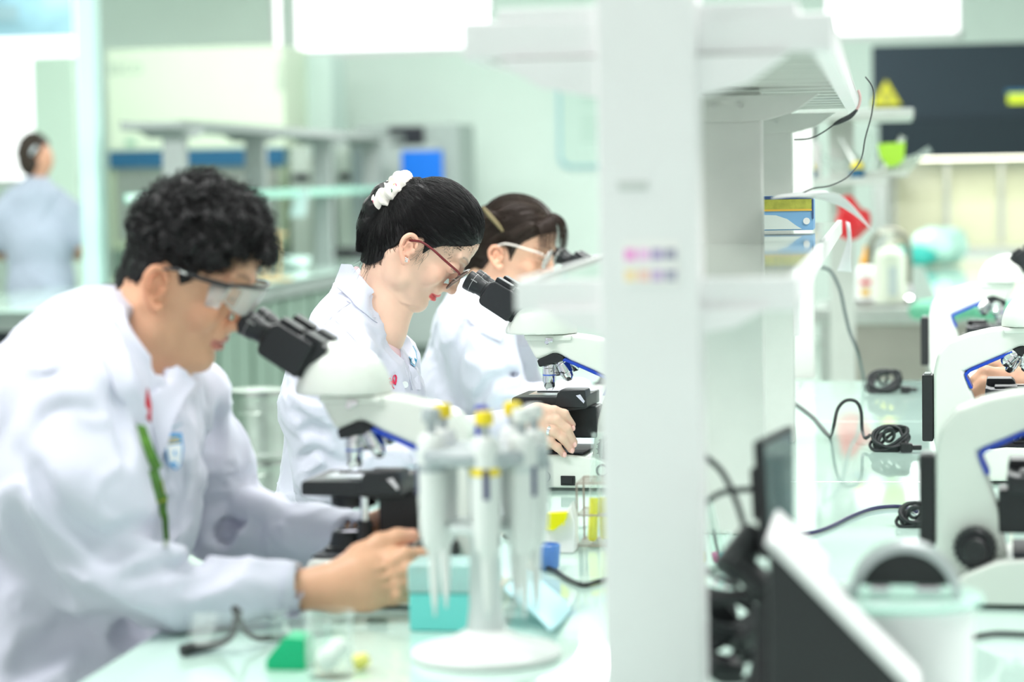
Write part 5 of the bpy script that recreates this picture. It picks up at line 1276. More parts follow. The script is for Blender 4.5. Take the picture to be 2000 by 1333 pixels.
patch('collar', F, c4([(655, 748), (675, 775), (690, 815), (707, 842), (690, 856), (678, 900), (668, 940), (655, 860), (640, 790)]), 5, .005, .0024, M['coat'], wom, R0, R1, smooth=1)
patch('pink_collar', F, c4([(408, 572), (428, 556), (446, 560), (470, 606), (510, 660), (560, 722), (606, 790), (608, 812), (560, 762), (500, 700), (455, 640)]), 5, .0085, .0018, PK, wom, R0, R1, smooth=1)
patch('pink_collar', F, c4([(622, 786), (655, 760), (668, 800), (692, 842), (680, 900), (670, 945), (655, 930), (650, 880), (640, 820)]), 5, .002, .0016, PK, wom, R0, R1, smooth=1)
chp = [W(*c, GD-.05) for c in c4([(612, 800), (622, 830), (634, 865), (642, 895)])]
pt, hh, dr = F.trace([c[0] for c in c4([(612, 800), (620, 826), (630, 856), (640, 885), (646, 900)])], [c[1] for c in c4([(612, 800), (620, 826), (630, 856), (640, 885), (646, 900)])], R0, R1)
pt = pt-dr*.012; nk = MB()
pp = spline(pt, 0, 4)[0]
for q in pp: nk.ball(q, .0018, 8)
nk.build('bead_necklace', mat('gold brown beads', (.22, .12, .05), .3, metal=.6), wom, True)['kind'] = 'stuff'
patch('front_placket', F, c4([(588, 852), (612, 880), (640, 930), (672, 985), (690, 1050), (712, 1130), (732, 1228), (770, 1228), (762, 1150), (748, 1060), (735, 990), (718, 950), (690, 930), (672, 950), (640, 905), (610, 850)]), 7, .0010, .0015, M['coat'], wom, R0, R1, smooth=1)
patch('chest_pocket', F, c4([(712, 1090), (752, 1120), (772, 1160), (776, 1228), (735, 1228), (722, 1160)]), 5, .0030, .0012, M['coat'], wom, R0, R1, smooth=1)
SEAM = mat('seam thread', (.60, .61, .72), .8)
seams = [c4(l) for l in [[(400, 752), (300, 830), (215, 925)], [(268, 815), (330, 860), (420, 950), (480, 1040)], [(588, 858), (620, 900), (668, 1000), (705, 1120), (728, 1228)], [(332, 690), (380, 740), (400, 755)], [(724, 1092), (726, 1160), (736, 1228)]]]
SB = mat('sky blue embroidery', (.03, .36, .62), .5)
b_ = patch('badge', F, c4([(716, 1000), (735, 990), (752, 1020), (758, 1060), (745, 1105), (725, 1090), (718, 1050)]), 4, .0040, .0006, SB, wom, R0, R1)
patch('badge_field', F, c4([(720, 1004), (734, 996), (748, 1024), (754, 1060), (743, 1098), (728, 1085), (722, 1050)]), 3.5, .0048, .0005, LW, b_, R0, R1)
patch('badge_waves', F, c4([(720, 1062), (736, 1050), (754, 1068), (750, 1084), (737, 1076), (724, 1086)]), 3, .0056, .0004, SB, b_, R0, R1)
RE = mat('red embroidery', (.80, .02, .10), .5)
def stitch(name, lines, r, off, m, fld, parent):
    b = MB()
    for L in lines:
        p, _, dr = fld.trace([q[0] for q in L], [q[1] for q in L], R0, R1); n = fld.grad(p)
        b.tube(list(p-dr*off), r, 6, smooth=3)
    o = b.build(name, m, parent, True, 180); o['kind'] = 'stuff'; return o
stitch('seam', seams, .0009, .0006, SEAM, F, wom)
stitch('name_embroidery', [c4(l) for l in [[(600, 1180), (606, 1190), (602, 1204)], [(602, 1168), (607, 1176)], [(612, 1182), (620, 1186), (614, 1198), (610, 1190), (622, 1182), (620, 1200)], [(624, 1178), (626, 1196), (632, 1176), (634, 1192)], [(610, 1172), (616, 1162), (622, 1170)],
       [(632, 1206), (628, 1200), (636, 1150), (648, 1160), (650, 1184), (638, 1196), (628, 1180)], [(636, 1172), (640, 1196), (646, 1176), (650, 1150)], [(628, 1210), (634, 1214), (638, 1222)], [(644, 1146), (652, 1160), (646, 1200)]]], .0008, .0022, RE, F, wom)
pt, _, dr = F.trace([c4([(697, 1200)])[0][0]], [c4([(697, 1200)])[0][1]], R0, R1); n = F.grad(pt)[0]
mq = Matrix.Translation(Vector(pt[0]-dr[0]*.0025)) @ Vector(-dr[0]).to_track_quat('Z', 'Y').to_matrix().to_4x4()
MB().lathe([(0, 0), (.0058, 0), (.0062, .0012), (.0055, .0022), (.0042, .0016), (0, .0016)], 24, mq).build('button', mat('button', (.80, .84, .84), .3), wom, True)
# hair -----------------------------------------------------------------------
HF = Field((-.135, -.105, -.10), (.12, .105, .165), .0020)
sl, G = HF.region((-1, -1, -1), (1, 1, 1)); X, Y, Z = G
hzx = [-.10, -.060, -.046, -.036, -.030, -.025, -.014, .004, .012, .020, .026, .040, .055, .068, .080, .088, .12]; hzz = [-.078, -.077, -.074, -.062, -.045, -.006, .022, .030, .024, .006, .024, .044, .054, .064, .074, .086, .088]
hz = np.interp(X, hzx, hzz)
up = smooth01((Z-hz)/.04)
d = np.minimum(np.where(Z > .10, .05, norm_field(HF, sl, core(X, Y, Z))-.0016-.005*up-.006*smooth01((-.02-X)/.04)*up), superell(X, Y, Z, (.004, 0, .064), (.086, .079, .078), 2.2))
d = np.maximum(d, (hz-Z)*.7); HF.put(sl, d.astype(np.float32), 0)
def nape(HF, pts, rs, hzx, hzz):
    NF = Field(HF.lo, HF.lo+(HF.n-1)*HF.h-HF.h*.01, HF.h); NF.chain(pts, rs, .02)
    x = [a for a in hzx if a <= -.020]+[-.012]; z = hzz[:len(x)-1]+[.2]
    cutf = (np.interp(NF.ax[0], x, z)[:, None, None]-NF.ax[2][None, None, :])*.7; NF.f = np.maximum(NF.f, cutf)
    n = np.minimum(HF.n, NF.n); q = tuple(slice(0, k) for k in n); HF.f[q] = smin(HF.f[q], NF.f[q], .008)
nape(HF, [(-.036, 0, .030), (-.034, 0, -.010), (-.016, 0, -.048), (-.010, 0, -.070)], [.060, .053, .0475, .0455], hzx, hzz)
# loose ponytail hanging from the scrunchie behind the head
pt_ = [(-.080, 0, .062), (-.098, .0, .064), (-.108, .0, .040), (-.107, 0, .010), (-.096, 0, -.020), (-.080, 0, -.046)]
tail = HF2.l if 0 else None
HF.chain([np.array(p) for p in pt_], [.012, .016, .020, .019, .016, .012], .012, sq=(Yx, 1.35))
HF.warp(lambda x, y, z: .0009*vnoise(np.stack([x*.35+z*.5, y, z*.35-x*.3], 1), 420, 4), .015)
V, Q = HF.mesh(); hair2 = link('hair', arr_mesh('hair', H2.w(V), Q), M['hair'], wom, True, 180)
tgt = np.array([-.082, 0, .062])
def comb(HF, V, N, tgt, steps=16, st=.0055, lift=.0006, cond=None, jit=.25):
    v = V if cond is None else V[cond(V)]
    p = v[RNG.choice(len(v), N)]+RNG.normal(0, .0008, (N, 3)); out = [p.copy()]; jt = RNG.normal(0, jit, p.shape)
    for i in range(steps):
        n = HF.grad(p); dr = tgt-p+jt*np.array([.02, .03, .02])*1.5; ln = np.linalg.norm(dr, axis=1, keepdims=True); dr = dr-n*(dr*n).sum(1, keepdims=True)
        dr /= np.linalg.norm(dr, axis=1, keepdims=True)+1e-9; stop = (ln > .026)
        p = p+dr*st*stop; n = HF.grad(p); p = p-n*(HF.val(p)-lift-.0012*math.sin(i/steps*math.pi))[:, None]; out.append(p.copy())
    return np.stack(out, 1)
pa = comb(HF, V, 5200, tgt, cond=lambda v: v[:, 0] > -.085)
edge = V[(V[:, 2]-np.interp(V[:, 0], hzx, hzz) < .004) & (V[:, 0] > -.05) & ((V[:, 0] > .036) | (V[:, 0] < -.02))]; e_ = edge[RNG.choice(len(edge), 900)]
dv = tgt-e_; dv /= np.linalg.norm(dv, axis=1, keepdims=True); r0 = e_-dv*RNG.uniform(.003, .011, (900, 1))+RNG.normal(0, .0015, (900, 3)); g_ = HF2.grad(r0); r0 = r0-g_*HF2.val(r0)[:, None]
r1 = e_+dv*.012; r1 = r1-HF.grad(r1)*(HF.val(r1)-.0008)[:, None]; md = (r0+r1)/2; md = md-HF2.grad(md)*np.minimum(HF2.val(md)-.0012, 0)[:, None]
tt2 = np.linspace(0, 1, 17)[None, :, None]; roots = r0[:, None]*(1-tt2)**2+md[:, None]*2*tt2*(1-tt2)+r1[:, None]*tt2**2
# tail strands
t_ = np.linspace(0, 1, 17); cen = spline(np.array(pt_), 0, 6)[0]; ci = (t_*(len(cen)-1)).astype(int); cp = cen[ci]; Nn = 1500
an = RNG.uniform(0, 6.28, Nn); rr_ = np.sqrt(RNG.uniform(.1, 1, Nn)); wd = np.interp(t_, [0, .15, .4, .8, 1], [.010, .013, .021, .019, .014]); lng = RNG.uniform(.75, 1.12, Nn)
T_ = np.gradient(cp, axis=0); T_ /= np.linalg.norm(T_, axis=1, keepdims=True); Nv = np.cross(T_, np.array([0, 1., 0]))
ta = np.stack([cp[i]+(Nv[i][None]*np.cos(an)[:, None]*wd[i]+np.array([0, 1.3, 0])[None]*np.sin(an)[:, None]*wd[i])*rr_[:, None]+T_[-1][None]*(max(0, t_[i]-.8)*.1*lng)[:, None]+RNG.normal(0, .0007, (Nn, 3)) for i in range(17)], 1)
allp = np.concatenate([pa, ta, roots]); sh_ = allp.shape
strand = link('hair_strands', strands_mesh('hair_strands', H2.w(allp.reshape(-1, 3)).reshape(sh_), .00030), M['hair'], hair2, True, 180); strand['kind'] = 'stuff'
# wisps at the temple, ear and nape
ws = []
for k in range(90):
    if k < 30: a = np.array([RNG.uniform(.012, .030), -.070, RNG.uniform(.0, .030)]); dr = np.array([RNG.uniform(-.3, .3), -.1, -1.0])*RNG.uniform(.012, .026)
    elif k < 70: a = np.array([RNG.uniform(-.060, -.035), -RNG.uniform(.02, .055), RNG.uniform(-.065, -.045)]); dr = np.array([RNG.uniform(-.1, .5), -.15, -1.0])*RNG.uniform(.015, .055)
    else: a = np.array([RNG.uniform(.05, .085), -RNG.uniform(.0, .05), .075]); dr = np.array([RNG.uniform(.1, .4), -.1, -.6])*RNG.uniform(.008, .02)
    cv = RNG.normal(0, .3, 3)*np.linalg.norm(dr)
    ws.append([a+dr*t+cv*t*t for t in np.linspace(0, 1, 12)])
ws = np.array(ws); link('hair_wisps', strands_mesh('hair_wisps', H2.w(ws.reshape(-1, 3)).reshape(ws.shape), .00022), M['hair'], hair2, True, 180)['kind'] = 'stuff'
# scrunchie ------------------------------------------------------------------
def px2l(H, x, y, d): return H.l([list(P(x, y, d))])[0]
sa, sb = px2l(H2, *c4([(556, 205)])[0], GD), px2l(H2, *c4([(700, 75)])[0], GD)
ctr = (sa+sb)/2+np.array([.003, -.016, -.002]); major = (sb-sa)/2; minor = np.array([0, .026, 0]); V = []; nu, nv = 150, 26
mj = major/np.linalg.norm(major); R_m = .0250
for i in range(nu):
    a = 2*math.pi*i/nu; ru = .0150+.0022*math.sin(11*a+.6*math.sin(3*a)); c_ = ctr+mj*R_m*math.cos(a)+np.array([0, .025*math.sin(a), 0]); rad = mj*math.cos(a)+np.array([0, math.sin(a), 0]); rad /= np.linalg.norm(rad); ax_ = np.cross(rad, np.cross(mj, [0, 1, 0])); nx = np.cross(mj, [0, 1, 0])
    for j in range(nv):
        b = 2*math.pi*j/nv; rj = ru*(1+.13*math.sin(13*a+1.0*b)+.08*math.sin(21*a-2*b)+.06*math.sin(7*a+3*b)); V.append(c_+rad*math.cos(b)*rj*1.1+nx*math.sin(b)*rj*1.15)
V = np.array(V); idx = np.arange(nu*nv).reshape(nu, nv); Q = np.stack([idx, np.roll(idx, -1, 0), np.roll(np.roll(idx, -1, 0), -1, 1), np.roll(idx, -1, 1)], -1).reshape(-1, 4)
SM = mat('ivory floral cotton', (.88, .82, .76), .7)
scr = link('scrunchie', arr_mesh('scrunchie', H2.w(V), Q), SM, wom, True, 180)
cols = [mat('print pink', (.70, .10, .22), .7), mat('print green', (.08, .20, .12), .7), mat('print ochre', (.72, .45, .10), .7)]
vis = [i for i in range(len(V)) if True]
for k in range(46):
    i = int(RNG.integers(nu)); j = int(RNG.integers(nv)); w_ = H2.w(V[i*nv+j])[0]; nrm = w_-H2.w(ctr+mj*R_m*math.cos(2*math.pi*i/nu)+np.array([0, .024*math.sin(2*math.pi*i/nu), 0]))[0]; nrm /= np.linalg.norm(nrm)
    m_ = Matrix.Translation(Vector(w_+nrm*.0002)) @ Vector(nrm).to_track_quat('Z', 'Y').to_matrix().to_4x4() @ Matrix.Rotation(RNG.uniform(0, 6), 4, 'Z')
    MB().ball((0, 0, 0), .0016, 8, (2.2, .6, .25), mtx=m_).ball((.0018, .0016, 0), .0011, 8, (1.6, .6, .25), mtx=m_).build('printed_sprig', cols[k % 3], scr, True)
# earring and glasses
ep = H2.w([(.0045, -.0850, -.0185)])[0]; er = MB()
for k in range(5):
    a = k*1.2566+.3; er.ball(Vector(ep)+Vector((.0032*math.cos(a), -.0015, .0032*math.sin(a))), .0017, 10, (1, .6, 1))
er.ball(Vector(ep)+Vector((0, -.0022, 0)), .0014, 10).build('earring', M['chrome'], wom, True)
def round_glasses(H, name, label, temple_m, rim_m, lens_m, lr=.0262, th=.0014, zt=.011, fx=.1030):
    g = thing(name, tuple(H.w((.1, 0, .02))[0]), label, 'glasses')
    for s in (-1, 1):
        rim = [(fx-.0015-.004*abs(lr*math.cos(a))/lr*(1 if s*math.cos(a) > 0 else 0)+.20*lr*math.sin(a), s*(.0350+lr*math.cos(a)), zt+lr*.92*math.sin(a)) for a in np.linspace(0, 2*math.pi, 28, endpoint=False)]
        rim = [(x, y if s > 0 else y, z) for x, y, z in rim]
        r_ = MB().tube(hm(H, rim), th, 8, closed=True, smooth=2).build('rim', rim_m, g, True, 180)
        c_ = np.mean(np.array(rim), 0); V = np.array([c_]+[list(q) for q in rim]); n_ = len(rim)
        me = bpy.data.meshes.new('lens'); me.from_pydata([tuple(v) for v in H.w(V)], [], [(0, i+1, (i+1) % n_+1) for i in range(n_)]); l_ = link('lens', me, lens_m, g, True, 180)
        q_ = l_.modifiers.new('thickness', 'SOLIDIFY'); q_.thickness = .0015
        MB().tube(hm(H, [(fx-.006, s*.0575, zt+.008), (.094, s*.0685, zt+.013), (.060, s*.0765, zt+.014), (.030, s*.0795, zt+.015), (.004, s*.0815, zt+.012), (-.014, s*.0825, zt+.000)]), [.0015, .0022, .0024, .0023, .0022, .0022], 8, smooth=5).build('temple', temple_m, g, True, 180)
        MB().tube(hm(H, [(fx-.002, s*.0095, zt-.002), (fx-.009, s*.0105, zt-.005), (fx-.013, s*.0120, zt-.010)]), .0007, 6, smooth=3).build('nose_pad_arm', M['chrome'], g, True, 180)
    MB().tube(hm(H, [(fx+.001, -.0105, zt+.006), (fx+.003, 0, zt+.009), (fx+.001, .0105, zt+.006)]), .0009, 8, smooth=4).build('bridge', M['chrome'], g, True, 180)
    return g
round_glasses(H2, 'glasses', 'thin round glasses with dark red temples worn by the woman with the scrunchie', mat('dark red acetate', (.16, .015, .02), .25), mat('bronze wire', (.20, .14, .12), .3, metal=.8), clear_mat('lens glass', (.97, .98, .98), .85))
legs(wom, W(640, 1100, GD)[0]-.02, gy.y, mat('dark trousers', (.05, .05, .07), .8), .50, .36)
stool(W(640, 1100, GD)[0]-.04, gy.y, .43, 'black round stool under the woman with the scrunchie')

# ------------------------------------------------------------------ the third woman
TD = 5.72
ty = P(930, 900, TD)
w3 = thing('person', (ty.x, ty.y, 0), 'woman with brown pinned-back hair and bangs at the farthest microscope on the bench', 'person')
H3 = Head((977, 503), TD-.075, 16, -12, (1., 1., 1.))
F = head_field(H3, [(H3.w((-.022, 0, -.015))[0], .055), (H3.w((-.034, 0, -.060))[0], .052), (W(945, 590, TD), .052), (W(930, 640, TD), .056)], h=.0024)
V, Q = F.mesh(); tint = skin_tint(V, (.78, .47, .33), (.62, .18, .16)); parts = [(H3.w(V), Q)]
F = Field(W(800, 950, TD)-np.array([.1, .3, .1]), W(1100, 600, TD)+np.array([.1, .3, .1]), .012)
F.chain([W(930, 640, TD), W(920, 760, TD), W(905, 900, TD)], [.06, .09, .09], .04, sq=(Yx, 1.2)); parts.append(F.mesh())
V, Q = join_arr(parts); tt = np.tile(np.array([.78, .47, .33]), (len(V), 1)); tt[:len(tint)] = tint
link('body', arr_mesh('body', V, Q, tt), skin_mat('third skin'), w3, True, 180); eyes(H3, w3)
F = Field(np.array([W(790, 0, TD)[0], ty.y-.4, BENCH-.25]), np.array([W(1110, 0, TD)[0]+.1, ty.y+.42, W(0, 520, TD)[2]]), .0065)
F.chain([W(915, 648, TD), W(905, 760, TD), W(895, 900, TD), W(885, 1010, TD)], [.085, .100, .100, .11], .05, sq=(Yx, 1.35))
F.cap(W(925, 590, TD), W(942, 615, TD), .056, .050, .03)
F.chain([W(905, 640, TD-.08), W(930, 665, TD-.14), W(955, 730, TD-.165), W(985, 800, TD-.17)], [.065, .080, .066, .055], .04)
F.chain([W(985, 800, TD-.17), W(1060, 790, TD-.16), W(1130, 770, TD-.13)], [.050, .044, .036], .02)
F.chain([W(950, 630, TD+.09), W(990, 680, TD+.15), W(1015, 780, TD+.17), W(1100, 790, TD+.12)], [.055, .062, .05, .04], .04)
F.warp(cloth_noise(.006, (9, 9, 10), 51, .8))
R0, R1 = TD-.5, TD+.5
for pts, r in [([(918, 625), (895, 680), (892, 740), (905, 790)], .007), ([(930, 790), (960, 745), (1000, 735)], .007), ([(850, 640), (862, 700), (860, 760)], .006), ([(960, 800), (1000, 790), (1040, 795)], .006), ([(975, 690), (1000, 730), (1030, 745)], .006)]: crease(F, pts, r*1.3, R0, R1, sink=.4)
F.chain([W(985, 560, TD), W(950, 610, TD)], [.05, .050], .01, 's')
fmesh('lab_coat', F, M['coat'], w3)
patch('collar', F, [(905, 578), (935, 585), (962, 615), (985, 640), (975, 668), (940, 650), (905, 612)], 7, .006, .003, M['coat'], w3, R0, R1, smooth=2)
HF = Field((-.13, -.105, -.10), (.14, .105, .165), .0026)
sl, G = HF.region((-1, -1, -1), (1, 1, 1)); X, Y, Z = G
h3x, h3z = [-.10, -.060, -.046, -.036, -.030, -.025, -.014, .004, .014, .022, .030, .045, .070, .090, .12], [-.085, -.082, -.078, -.066, -.045, -.006, .020, .030, .015, -.008, .030, .050, .072, .084, .088]; hz = np.interp(X, h3x, h3z); up = smooth01((Z-hz)/.04)
d = np.minimum(np.where(Z > .10, .05, norm_field(HF, sl, core(X, Y, Z))-.0018-.007*up-.010*smooth01((-.02-X)/.04)*up), superell(X, Y, Z, (-.002, 0, .066), (.092, .080, .082), 2.1))
d = np.maximum(d, (hz-Z)*.7); HF.put(sl, d.astype(np.float32), 0)
nape(HF, [(-.036, 0, .030), (-.036, 0, -.010), (-.024, 0, -.048), (-.018, 0, -.070)], [.062, .056, .052, .050], h3x, h3z); HF.ell((-.095, 0, -.010), (.030, .042, .055), .03)
V, Q = HF.mesh(); hair3 = link('hair', arr_mesh('hair', H3.w(V), Q), M['hairb'], w3, True, 180)
pa = comb(HF, V, 2600, np.array([-.095, 0, .0]), steps=14)
bang = []
for k in range(300):
    y = RNG.uniform(-.060, .055); a = np.array([.062-abs(y)*.25, y, .122-abs(y)*.5]); o_ = RNG.uniform(.7, 1.1)
    bang.append([a+np.array([.062*math.sin(t*1.5)*o_*(1-abs(y)*5), (y*.25)*t, -.066*t*t*o_+.012*math.sin(t*3)]) for t in np.linspace(0, 1, 15)])
bang = np.array(bang); al = np.concatenate([pa, bang]); sh_ = al.shape
link('hair_strands', strands_mesh('hair_strands', H3.w(al.reshape(-1, 3)).reshape(sh_), .00042), M['hairb'], hair3, True, 180)['kind'] = 'stuff'
hp = [px2l(H3, *c, TD-.09) for c in c4([(1118, 235), (1160, 285), (1200, 330), (1228, 368)])]
MB().tube(hm(H3, [list(q) for q in hp]), [.0035, .0055, .0050, .0030], 10).build('hair_clip', mat('olive brown clip', (.20, .16, .08), .4), w3, True)
round_glasses(H3, 'glasses', 'thin clear-rimmed glasses on the woman with brown pinned-back hair', mat('clear acetate', (.72, .66, .60), .2), mat('pale wire', (.70, .68, .66), .25, metal=.6), bpy.data.materials['lens glass'], zt=.022)
legs(w3, ty.x-.02, ty.y, mat('navy trousers', (.04, .05, .08), .8), .50, .32); stool(ty.x-.04, ty.y, .43, 'black round stool under the woman with brown pinned-back hair')

# ------------------------------------------------------------------ the standing woman seen from behind
BD = 13.2
w4p = P(78, 600, BD)
w4 = thing('person', (w4p.x, w4p.y, 0), 'standing woman in a short-sleeved grey lilac coat seen from behind near the windows', 'person')
F = Field(W(-60, 700, BD)-np.array([.2, .35, .9]), W(220, 250, BD)+np.array([.2, .35, .1]), .011)
F.ell(W(66, 303, BD), (.082, .098, .115), .02); F.cap(W(74, 325, BD), W(72, 372, BD), .052, .055, .03)
F.ell(W(82, 312, BD-.02), (.062, .06, .085), .03); F.ell(W(92, 312, BD), (.018, .03, .03), .01)
F.chain([W(70, 385, BD), W(75, 480, BD), W(80, 600, BD)], [.08, .10, .12], .05)
for p_, r_ in (([(124, 400, 0), (158, 478, .0), (156, 490, .10), (150, 500, .26)], [.045, .042, .036, .028]), ([(18, 400, 0), (-8, 470, .02), (-8, 492, .12), (5, 500, .26)], [.045, .042, .036, .028])):
    F.chain([W(a, b, BD+c) for a, b, c in p_], r_, .02)
F.ell(W(150, 500, BD+.31), (.035, .05, .03), .02); F.ell(W(5, 500, BD+.31), (.035, .05, .03), .02)
for s in (-1, 1): F.chain([W(80+s*28, 640, BD), W(80+s*30, 800, BD)], [.085, .055], .03)
V, Q = F.mesh(); link('body', arr_mesh('body', V, Q, np.tile(np.array([.62, .33, .22]), (len(V), 1))), skin_mat('far skin'), w4, True, 180)
F = Field(W(-80, 760, BD)-np.array([.2, .35, .1]), W(240, 330, BD)+np.array([.2, .35, .1]), .010)
F.chain([W(72, 398, BD), W(76, 470, BD), W(80, 560, BD), W(84, 680, BD)], [.125, .145, .145, .17], .06, sq=((1, 0, 0), 1.16))
F.cap(W(70, 362, BD), W(70, 384, BD), .066, .10, .05)
F.chain([W(105, 392, BD), W(132, 418, BD), W(158, 462, BD)], [.075, .080, .072], .04); F.chain([W(36, 392, BD), W(16, 420, BD), W(-6, 468, BD+.03)], [.075, .080, .072], .04)
F.warp(cloth_noise(.012, (5, 5, 3), 81, .8))
fmesh('lab_coat', F, M['coatg'], w4)
F = Field(W(0, 400, BD)-.2, W(140, 240, BD)+.2, .007)
F.ell(W(66, 300, BD+.0), (.093, .105, .118), .02); F.ell(W(56, 322, BD-.05), (.05, .05, .06), .03)
F.ell(W(114, 334, BD-.01), (.04, .12, .075), .02, 's'); F.cap(W(96, 300, BD+.1), W(104, 360, BD+.1), .05, .06, .01, 's')
F.warp(lambda x, y, z: .006*vnoise(np.stack([x, y, z], 1), 30, 2))
fmesh('hair', F, M['hairb'], w4)
MB().tube([P(60, 302, BD-.115), P(66, 292, BD-.12), P(71, 286, BD-.12)], [.004, .010, .004], 8).build('hair_clip', mat('pale clip', (.75, .80, .84), .3), w4, True)
for s in (-1, 1): MB().cyl(Vector((w4p.x+s*.08, w4p.y, .07)), Vector((w4p.x+s*.08, w4p.y, .62)), .06, .075, 20).build('trouser_leg', mat('far trousers', (.06, .07, .09), .8), w4, True)
for s in (-1, 1): MB().box((w4p.x+s*.08-.045, w4p.y-.08, 0), (w4p.x+s*.08+.045, w4p.y+.17, .08), .03, 3).build('shoe', M['black'], w4, True)
# ================================================================== things on the near bench
# pipette carousel
pc = on_z(950, 1285); t = thing('pipette_stand', pc, 'white round carousel stand holding pipettes, nearest thing before the man', 'pipette stand')
PW = mat('white satin plastic', (.80, .82, .80), .35); PG = mat('grey satin plastic', (.42, .46, .48), .4); PCL = mat('pale translucent plastic', (.66, .72, .71), .3)
MB().lathe([(0, 0), (.084, 0), (.087, .003), (.087, .008), (.083, .012), (.045, .022), (.024, .034), (0, .036)], 56).build('base', PW, t)
MB().lathe([(0, .030), (.023, .030), (.019, .060), (.0175, .12), (.0165, .20), (.020, .235), (.022, .25), (0, .252)], 36).build('column', PCL, t)
MB().lathe([(.0, .228), (.050, .228), (.072, .232), (.074, .236), (.074, .244), (.070, .248), (0, .248)], 48).build('carousel_ring', PG, t)
MB().lathe([(.0, .150), (.044, .150), (.048, .153), (.048, .158), (.040, .162), (0, .162)], 40).build('lower_ring', PCL, t)
MB().lathe([(0, .248), (.0085, .248), (.0085, .292), (.0070, .295), (0, .296)], 24).build('lifting_knob', mat('ink blue knob', (.01, .02, .45), .35), t)
def pipette(loc, rz, label, top_m, band):
    p = thing('pipette', loc, label, 'pipette', 'pipettes hanging on the carousel', rz); p.scale = (1.05, 1.05, .865)
    MB().lathe([(0, .090), (.0085, .090), (.0125, .098), (.0145, .120), (.0160, .160), (.0165, .225), (.0150, .240), (.011, .246), (0, .247)], 28).build('handle', PW, p)
    MB().lathe([(0, .015), (.0028, .015), (.0052, .045), (.0060, .075), (.0078, .097), (0, .097)], 20).build('shaft', PW, p)
    MB().lathe([(0, .0), (.0012, .0), (.0030, .020), (.0042, .034), (0, .034)], 16).build('tip_cone', PCL, p)
    MB().lathe([(0, .246), (.0055, .246), (.0055, .262), (0, .262)], 16).build('plunger_rod', PG, p)
    MB().lathe([(0, .262), (.0095, .262), (.0105, .265), (.0105, .276), (.0085, .280), (0, .281)], 24).build('push_button', top_m, p)
    MB().prism([(.010, .214), (.034, .222), (.038, .216), (.036, .206), (.030, .212), (.014, .200)], -.008, .008, .002).build('finger_hook', PG, p)
    MB().box((-.0035, -.0176, .165), (.0035, -.0155, .205), .001).build('volume_window', mat('dark window', (.06, .06, .16), .3), p)
    MB().lathe([(.0168, .196), (.0168, .206)], 28, cap=False).build('colour_band', band, p)
    return p
PYE = mat('yellow button', (.92, .70, .02), .4)
ang = [(-158, 'white pipette with a grey button, leftmost and nearest on the carousel', PG, PG), (150, 'pipette with a yellow button behind the leftmost one on the carousel', PYE, PYE), (-78, 'pipette with a yellow button hanging in front of the carousel column', PYE, PYE),
       (62, 'pipette with a yellow button just right of the blue knob', PYE, PCL), (-32, 'white-topped pipette on the right front of the carousel', PW, PCL), (16, 'white-topped pipette, rightmost on the carousel', PW, PG)]
for a, lab, tm, bm_ in ang:
    r_ = math.radians(a); pipette((pc.x+.060*math.cos(r_), pc.y+.060*math.sin(r_), BENCH+.052), r_+math.pi/2, lab, tm, bm_)
# turquoise tip box
q = on_z(880, 1236); t = thing('tip_box', q, 'turquoise pipette tip box with a clear lid standing behind the carousel', 'box')
MB().box((-.052, 0, 0), (.052, .075, .048), .004).build('box_base', mat('turquoise plastic', (.16, .66, .62), .3), t)
MB().box((-.053, -.001, .048), (.053, .076, .084), .004).build('lid', clear_mat('turquoise clear lid', (.62, .93, .90), .45, .2), t)
for i in range(8):
    for j in range(4): MB().lathe([(0, .048), (.003, .048), (.0035, .066), (0, .067)], 10, Matrix.Translation((-.042+i*.012, .012+j*.015, 0))).build('pipette_tip', PCL, t)
# face mask
def onp(px, py, l): return on_z(px, py, BENCH+l)
MK = mat('pale blue mask cloth', (.52, .80, .86), .8)
mk = sheet('face_mask', [[onp(985, 1150, .03), onp(1010, 1175, .028), onp(1050, 1205, .018), onp(1075, 1232, .012)],
                    [onp(1005, 1128, .024), onp(1035, 1160, .034), onp(1075, 1190, .022), onp(1098, 1215, .006)],
                    [onp(1030, 1110, .010), onp(1060, 1135, .022), onp(1095, 1165, .016), onp(1116, 1190, .004)]], .0015, MK, 'crumpled pale blue face mask lying on the glass beside the carousel', 'face mask')
# blue capped tube and white box with yellow clip
q = on_z(1068, 1112); t = thing('sample_cup', q, 'small shiny blue translucent cup behind the carousel on the glass', 'cup')
MB().lathe([(0, 0), (.015, 0), (.018, .005), (.020, .035), (.018, .036), (.016, .006), (0, .005)], 28).build('cup_body', clear_mat('blue clear plastic', (.25, .50, .92), .5, .1), t)
q = on_z(1098, 1082); t = thing('tip_rack', q, 'white plastic holder with a bright yellow ridged clip beside the wire rack', 'holder')
MB().prism([(-.028, 0), (.018, 0), (.020, .045), (.014, .075), (.004, .050), (-.024, .040)], 0, .045, .003).build('holder_body', M['white'], t)
yc = MB().prism([(-.024, .036), (-.020, .062), (.010, .064), (.008, .052), (-.010, .036)], -.012, .0, .002).build('yellow_clip', mat('bright yellow plastic', (.90, .85, .0), .4), t)
for i in range(6): MB().box((-.019+i*.0045, -.0135, .044), (-.0168+i*.0045, -.0118, .062)).build('clip_ridge', mat('bright yellow plastic', (.75, .72, .0), .4) if i == 0 else bpy.data.materials['bright yellow plastic'], yc)
